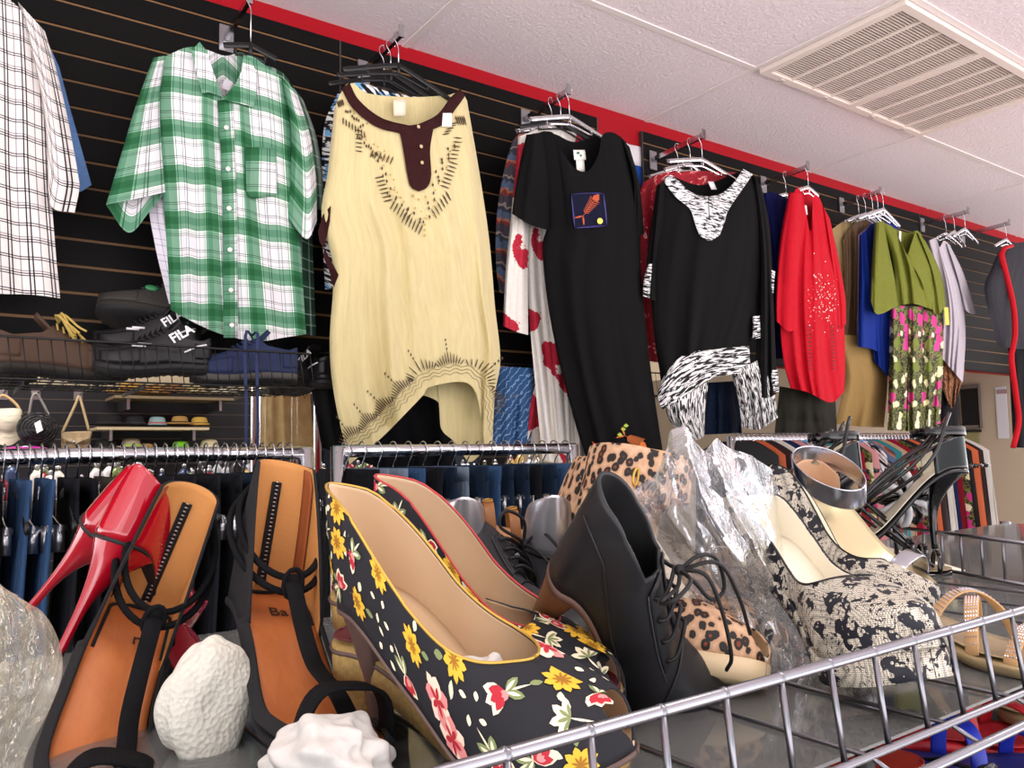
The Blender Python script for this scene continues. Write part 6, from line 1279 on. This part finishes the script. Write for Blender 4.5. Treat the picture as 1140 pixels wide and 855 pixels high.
for arr in (lb.F, lb.Bk):
    u_, v_ = np.meshgrid(np.linspace(0, 1, 61), np.linspace(0, 1, 61)); d_ = sum(np.abs(np.sin(K_[i, 0]*u_+K_[i, 1]*v_+ph_[i]))**.5 for i in range(16))/16-.75; arr += (d_*.05*np.sin(np.pi*u_)**.5)[..., None]*np.array([-.2, -.9, 0])
lb.mb().build('film_sheet', FILMY, g)
# things lying lower in the rack, seen through the clear tray
def flat_shoe(lab, name, c, az, m, ins, sc=1):
    th = thing(name, lab, 'shoe'); insole(kRh, th, ins); sole(kRh, th, m, ts=.010, grow=1.04)
    for s_ in (.45, .8): arc = [kRh.pt3(s_, a, 1) for a in np.linspace(0, 1.5, 8)]+[kRh.pt3(s_, a, -1) for a in np.linspace(1.5, 0, 8)]; mb = MB(); mb.ribbon(arc, [(0, a[1], a[2]-float(kRh.base(s_))+.001) for a in arc], .016, .003); mb.build('strap', m, th, local=True)
    pose6(th, [c[0], c[1], c[2], 0, 0, az, sc], sc); return th
LZ = 1.12
mb = MB(); mb.box((-.48, .33, LZ-.012), (2.37, 1.03, LZ-.002)); mb.build('tray_board', plain('22211f', .4), rk, False)
mb = MB(); mb.box((-.48, .322, LZ-.012), (2.37, .33, LZ+.012)); mb.build('front_lip', CHROME2, rk, False)
flat_shoe('orange brown strappy sandal on the lower tray below the leopard shoes', 'flat_sandal', (.36, .55, LZ), -.6, plain('b5622a', .5), plain('a8572a', .5)); flat_shoe('red and black flat sandal below the lace pumps', 'flat_sandal', (.62, .60, LZ+.03), -1.1, plain('151210', .3), plain('b3301f', .5))
flat_shoe('blue flat sandal on the lower tray by the rail', 'flat_sandal', (.72, .46, LZ), -.5, plain('1c2fa8', .4), plain('22287a', .5)); flat_shoe('red flat sandal on the lower tray at the right', 'flat_sandal', (.80, .50, LZ), -.4, plain('c42430', .4), plain('b8202c', .5))
flat_shoe('tan flat sandal on the lower tray at the right corner', 'flat_sandal', (1.0, .46, LZ), -1.0, plain('9a8660', .5), plain('b5a580', .5)); flat_shoe('black flat sandal on the lower tray near the middle', 'flat_sandal', (.50, .44, LZ), -.3, PATENT_BLK, plain('1c1c1e', .4))
flat_shoe('grey flat sandal on the lower tray behind the rim', 'flat_sandal', (.48, .72, LZ), -.9, plain('6a6a66', .5), plain('8a8a84', .5)); flat_shoe('coral flat sandal faintly seen through the tray', 'flat_sandal', (.95, .70, LZ), -1.2, plain('c86a50', .5), plain('d88a70', .5))
th = thing('sunglasses', 'black framed sunglasses on the lower tray below the shelf rail', 'sunglasses', (.72, .36, LZ)); 
for x_ in (.69, .76):
    mb = MB(); mb.tube([(x_+.029*math.cos(a), .36+.006*math.sin(a), LZ+.024+.021*math.sin(a)) for a in np.linspace(0, 6.28, 24)[:-1]], .002, 6, closed=True); mb.build('lens_rim', BLKPL, th); mb = MB(); mb.tube([(x_, .359, LZ+.024), (x_, .361, LZ+.024)], .026, 20); mb.build('lens', plain('30343a', .08), th)
for x_ in (.66, .79): mb = MB(); mb.tube([(x_, .36, LZ+.03), (x_, .42, LZ+.03), (x_, .49, LZ+.006)], .002, 6); mb.build('temple', BLKPL, th)
mb = MB(); mb.tube([(.718, .36, LZ+.03), (.725, .36, LZ+.034), (.732, .36, LZ+.03)], .002, 6); mb.build('bridge', BLKPL, th)
# ================================================================ SHOES ON THE BLACK WIRE SHELF
kN = Last(L=.28, H=.012, P=.028, wh=.036, ww=.036, wb=.048, pt=(2.4, 2.0), hp=((0, .13), (.25, .13), (.42, .095), (.6, .072), (.8, .055), (1, .035)), tp=((0, .075), (.12, .062), (.3, .070)), v0=.30, vamp=.42, seat=.3, ball=.75, spring=.012)
def sneaker(lab, c, az, m, solem, lining, lacem, sc=1.0, roll=0, extra=None, cat='shoe', name='sneaker', tongue=True, ghost=None, pitch=0):
    k = kN; th = thing(name, lab, cat); upper(k, th, m, lining, thick=.004); insole(k, th, lining); sole(k, th, solem, 'midsole', ts=.016, grow=1.07)
    mb = MB(); P = []
    for s in k.svals():
        w = float(k.hw(s))*1.05+.0005; z = float(k.base(s))-.016; cc_ = k.curve*math.sin(math.pi*s); P.append([(k.L*s, cc_+w, z), (k.L*s, cc_+w*.9, z-.009-.003*(int(s*30) % 2)), (k.L*s, cc_, z-.010), (k.L*s, cc_-w*.9, z-.009-.003*(int(s*30) % 2)), (k.L*s, cc_-w, z)])
    mb.grid(P); mb.build('outsole', plain('101010', .7), th, local=True)
    if tongue:
        mb = MB(); P = [[(k.L*(.30+.16*(1-q)), a*.026, float(k.base(.36))+.072+.050*q-.010*abs(a)) for a in np.linspace(-1, 1, 7)] for q in np.linspace(0, 1, 6)]; mb.grid(P); mb.build('tongue', m, th, local=True, solid=.006)
    for i, s in enumerate(np.linspace(.44, .62, 5)):
        mb = MB(); mb.tube(catmull([k.atth(s, 1.0, 1, .003), k.atth(s+.012, 1.35, 1, .006), k.atth(s, 1.5, 1, .007), k.atth(s-.012, 1.35, -1, .006), k.atth(s, 1.0, -1, .003)], 14), .0024, 6); mb.build('lace', lacem, th, local=True)
    for side in (1, -1):
        mb = MB(); P = [[k.on(s, q, side, .0015) for q in np.linspace(.15, .8, 6)] for s in np.linspace(.01, .18, 8)]; mb.grid(P, flip=side > 0); mb.build('heel_panel', solem if ghost else m, th, local=True, solid=-.001)
        mb = MB(); P = [[k.atth(s, q, side, .0015) for q in np.linspace(.05, .75, 6)] for s in np.linspace(.66, .97, 10)]; mb.grid(P, flip=side > 0); mb.build('toe_panel', m, th, local=True, solid=-.001)
    if extra: extra(k, th)
    R_ = Matrix.Rotation(az, 4, 'Z') @ Matrix.Rotation(pitch, 4, 'Y') @ Matrix.Rotation(roll, 4, 'X'); th.matrix_world = Matrix.Translation(Vector([float(v) for v in c])) @ R_ @ Matrix.Scale(sc, 4); return th
def yl(k, th):
    YLM = plain('b9a052', .7); rs = np.random.RandomState(3)
    for i in range(7):
        c = k.atth(.44, 1.5, 1, .012); a = rs.randn(3)*.4; mb = MB(); e_ = np.array([.02+.03*rs.rand(), -.045-.03*rs.rand()*1, -.03*rs.rand()-.02]); mb.tube(catmull([c, c+np.array([.01*a[0], -.02, .018+.006*a[1]]), c+e_*.7+np.array([0, 0, .006]), c+e_], 14), .0028, 6); mb.build('lace_loop', YLM, th, local=True)
def letters(txt, size, s, th_, side, ang=0, mcol='f2f2f2'):
    def f(k, th):
        P = k.atth(s, th_, side, .0035); e = 2e-3; a = k.atth(s+e, th_, side, .0035)-k.atth(s-e, th_, side, .0035); b = k.atth(s, th_+e*5, side, .0035)-k.atth(s, th_-e*5, side, .0035)
        a /= np.linalg.norm(a); b -= a*(a@b); b /= np.linalg.norm(b); a = a*(-side) ; ca, sa = math.cos(ang), math.sin(ang); mb = MB(); text_mb(txt, size, .0006, P, a*ca+b*sa, b*ca-a*sa, mb, bold=.0008); mb.build('white_lettering', plain(mcol, .5), th, local=True)
    return f
def zat(px, py, Y): return at(px, py, Y)
BRNL = plain('4a3526', .7, bump=(160, .3, .001)); 
Zs = ZB+.003
sneaker('brown suede hiking boot with speckled yellow laces at the left end of the wire shelf', (.075, 2.22, Zs), .05, BRNL, plain('2a241e', .8), plain('15120f', .9), plain('a8904a', .7), 1.05, extra=yl, name='hiking_boot')
def gren(k, th):
    for side in (1, -1): mb = MB(); c = k.atth(.55, .9, side, .003); mb.sphere(c, (.018, .006, .010), 12); mb.build('green_badge', plain('2f7d4e', .4), th, local=True)
CHA = plain('35332e', .75, bump=(120, .7, .003)); c = at(152, 352, 2.24)
sneaker('dark olive trail shoe tipped on top of the other shoes on the wire shelf', (c[0]+.19, 2.30, Zs+.155), 3.0, CHA, plain('26241f', .8), plain('161512', .9), plain('3b3a34', .8), 1.0, roll=.5, pitch=-.12, extra=gren, name='trail_shoe')
BS = plain('111114', .45)
def fila(k, th):
    letters('FILA', .034, .30, .62, 1, .15)(k, th)
    mb = MB()
    for i, dy in enumerate((0, .012)): mb = MB(); P = k.atth(.62+.05*i, .75, 1, .003); mb.obox(P, (.016, 0, 0), (0, .0012, 0), (0, 0, .003)); mb.build('white_bar', plain('e8e8ec', .4), th, local=True)
    mb = MB(); mb.tube([k.atth(.08, .35, 1, .003), k.atth(.16, .30, 1, .003), k.atth(.28, .18, 1, .003)], .0025, 6); mb.build('side_flash', plain('e8e8ec', .4), th, local=True)
sneaker('black sneaker with white lettering, upper rear one of two in the middle of the shelf', (.56, 2.30, Zs+.075), 3.14, BS, plain('1c1c1e', .6), plain('0e0e10', .9), plain('141416', .6), .95, extra=fila)
sneaker('black sneaker with white lettering, lower front one in the middle of the shelf', (.56, 2.19, Zs+.012), 3.2, BS, plain('1c1c1e', .6), plain('0e0e10', .9), plain('141416', .6), 1.0, extra=fila)
NVS = plain('18264a', .75, bump=(300, .4, .001))
def dang(k, th):
    c = k.atth(.44, 1.45, 1, .01)
    for j, dx in enumerate((0, .03)): mb = MB(); mb.ribbon(catmull([c, c+np.array([dx, .05, .0]), c+np.array([dx+.004, .058, -.08]), c+np.array([dx, .060, -.2]), c+np.array([dx, .060, -.34])], 24), (0, 1, 0), .008, .002); mb.build('hanging_lace', plain('1c2a50', .7), th, local=True)
sneaker('navy blue sneaker with grey sole and long laces hanging through the wire shelf', (.80, 2.20, Zs), 3.14, NVS, plain('4a4744', .8), plain('0e1424', .9), plain('1c2a50', .7), 1.03, extra=dang)
sneaker('black sneaker with white lettering standing beside the kaftan on the wire shelf', (.93, 2.26, Zs), 1.9, BS, plain('1c1c1e', .6), plain('0e0e10', .9), plain('141416', .6), .95, extra=fila)
sneaker('black shoe lying on its side behind the navy sneaker', (.66, 2.34, Zs+.03), .1, BS, plain('1a1a1a', .7), plain('0e0e10', .9), plain('141416', .6), .9, roll=.9)
sneaker('black sneaker at the left edge behind the hiking boot', (-.10, 2.34, Zs), .1, BS, plain('1a1a1a', .7), plain('0e0e10', .9), plain('141416', .6), 1.0)
kD = Last(L=.29, H=.02, P=.01, wh=.034, ww=.032, wb=.044, pt=(1.8, 1.5), hp=((0, .11), (.3, .10), (.6, .07), (.8, .05), (1, .028)), tp=((0, .06), (.2, .055), (.42, .05)), vamp=.62)
for lab, x, m, dx in (('brown polished leather slip-on with pointed toe beside the tie dye sleeve', 1.50, '7a4f1e', .0), ('dark brown slip-on behind the polished one on the far wire shelf', 1.62, '3a2414', .04)):
    c = at(574+(dx*300), 398, 2.40); th = pump('leather_slip_on', lab, kD, [c[0]-.10, 2.415+dx*.4, ZB2+.004, 0, 0, -.25, .95], plain(m, .22, 0, .5, .4), plain('2a1a10', .7), BLKPL, BLKPL, heelname='low_heel', pw=.9, tip=(.05, .05))
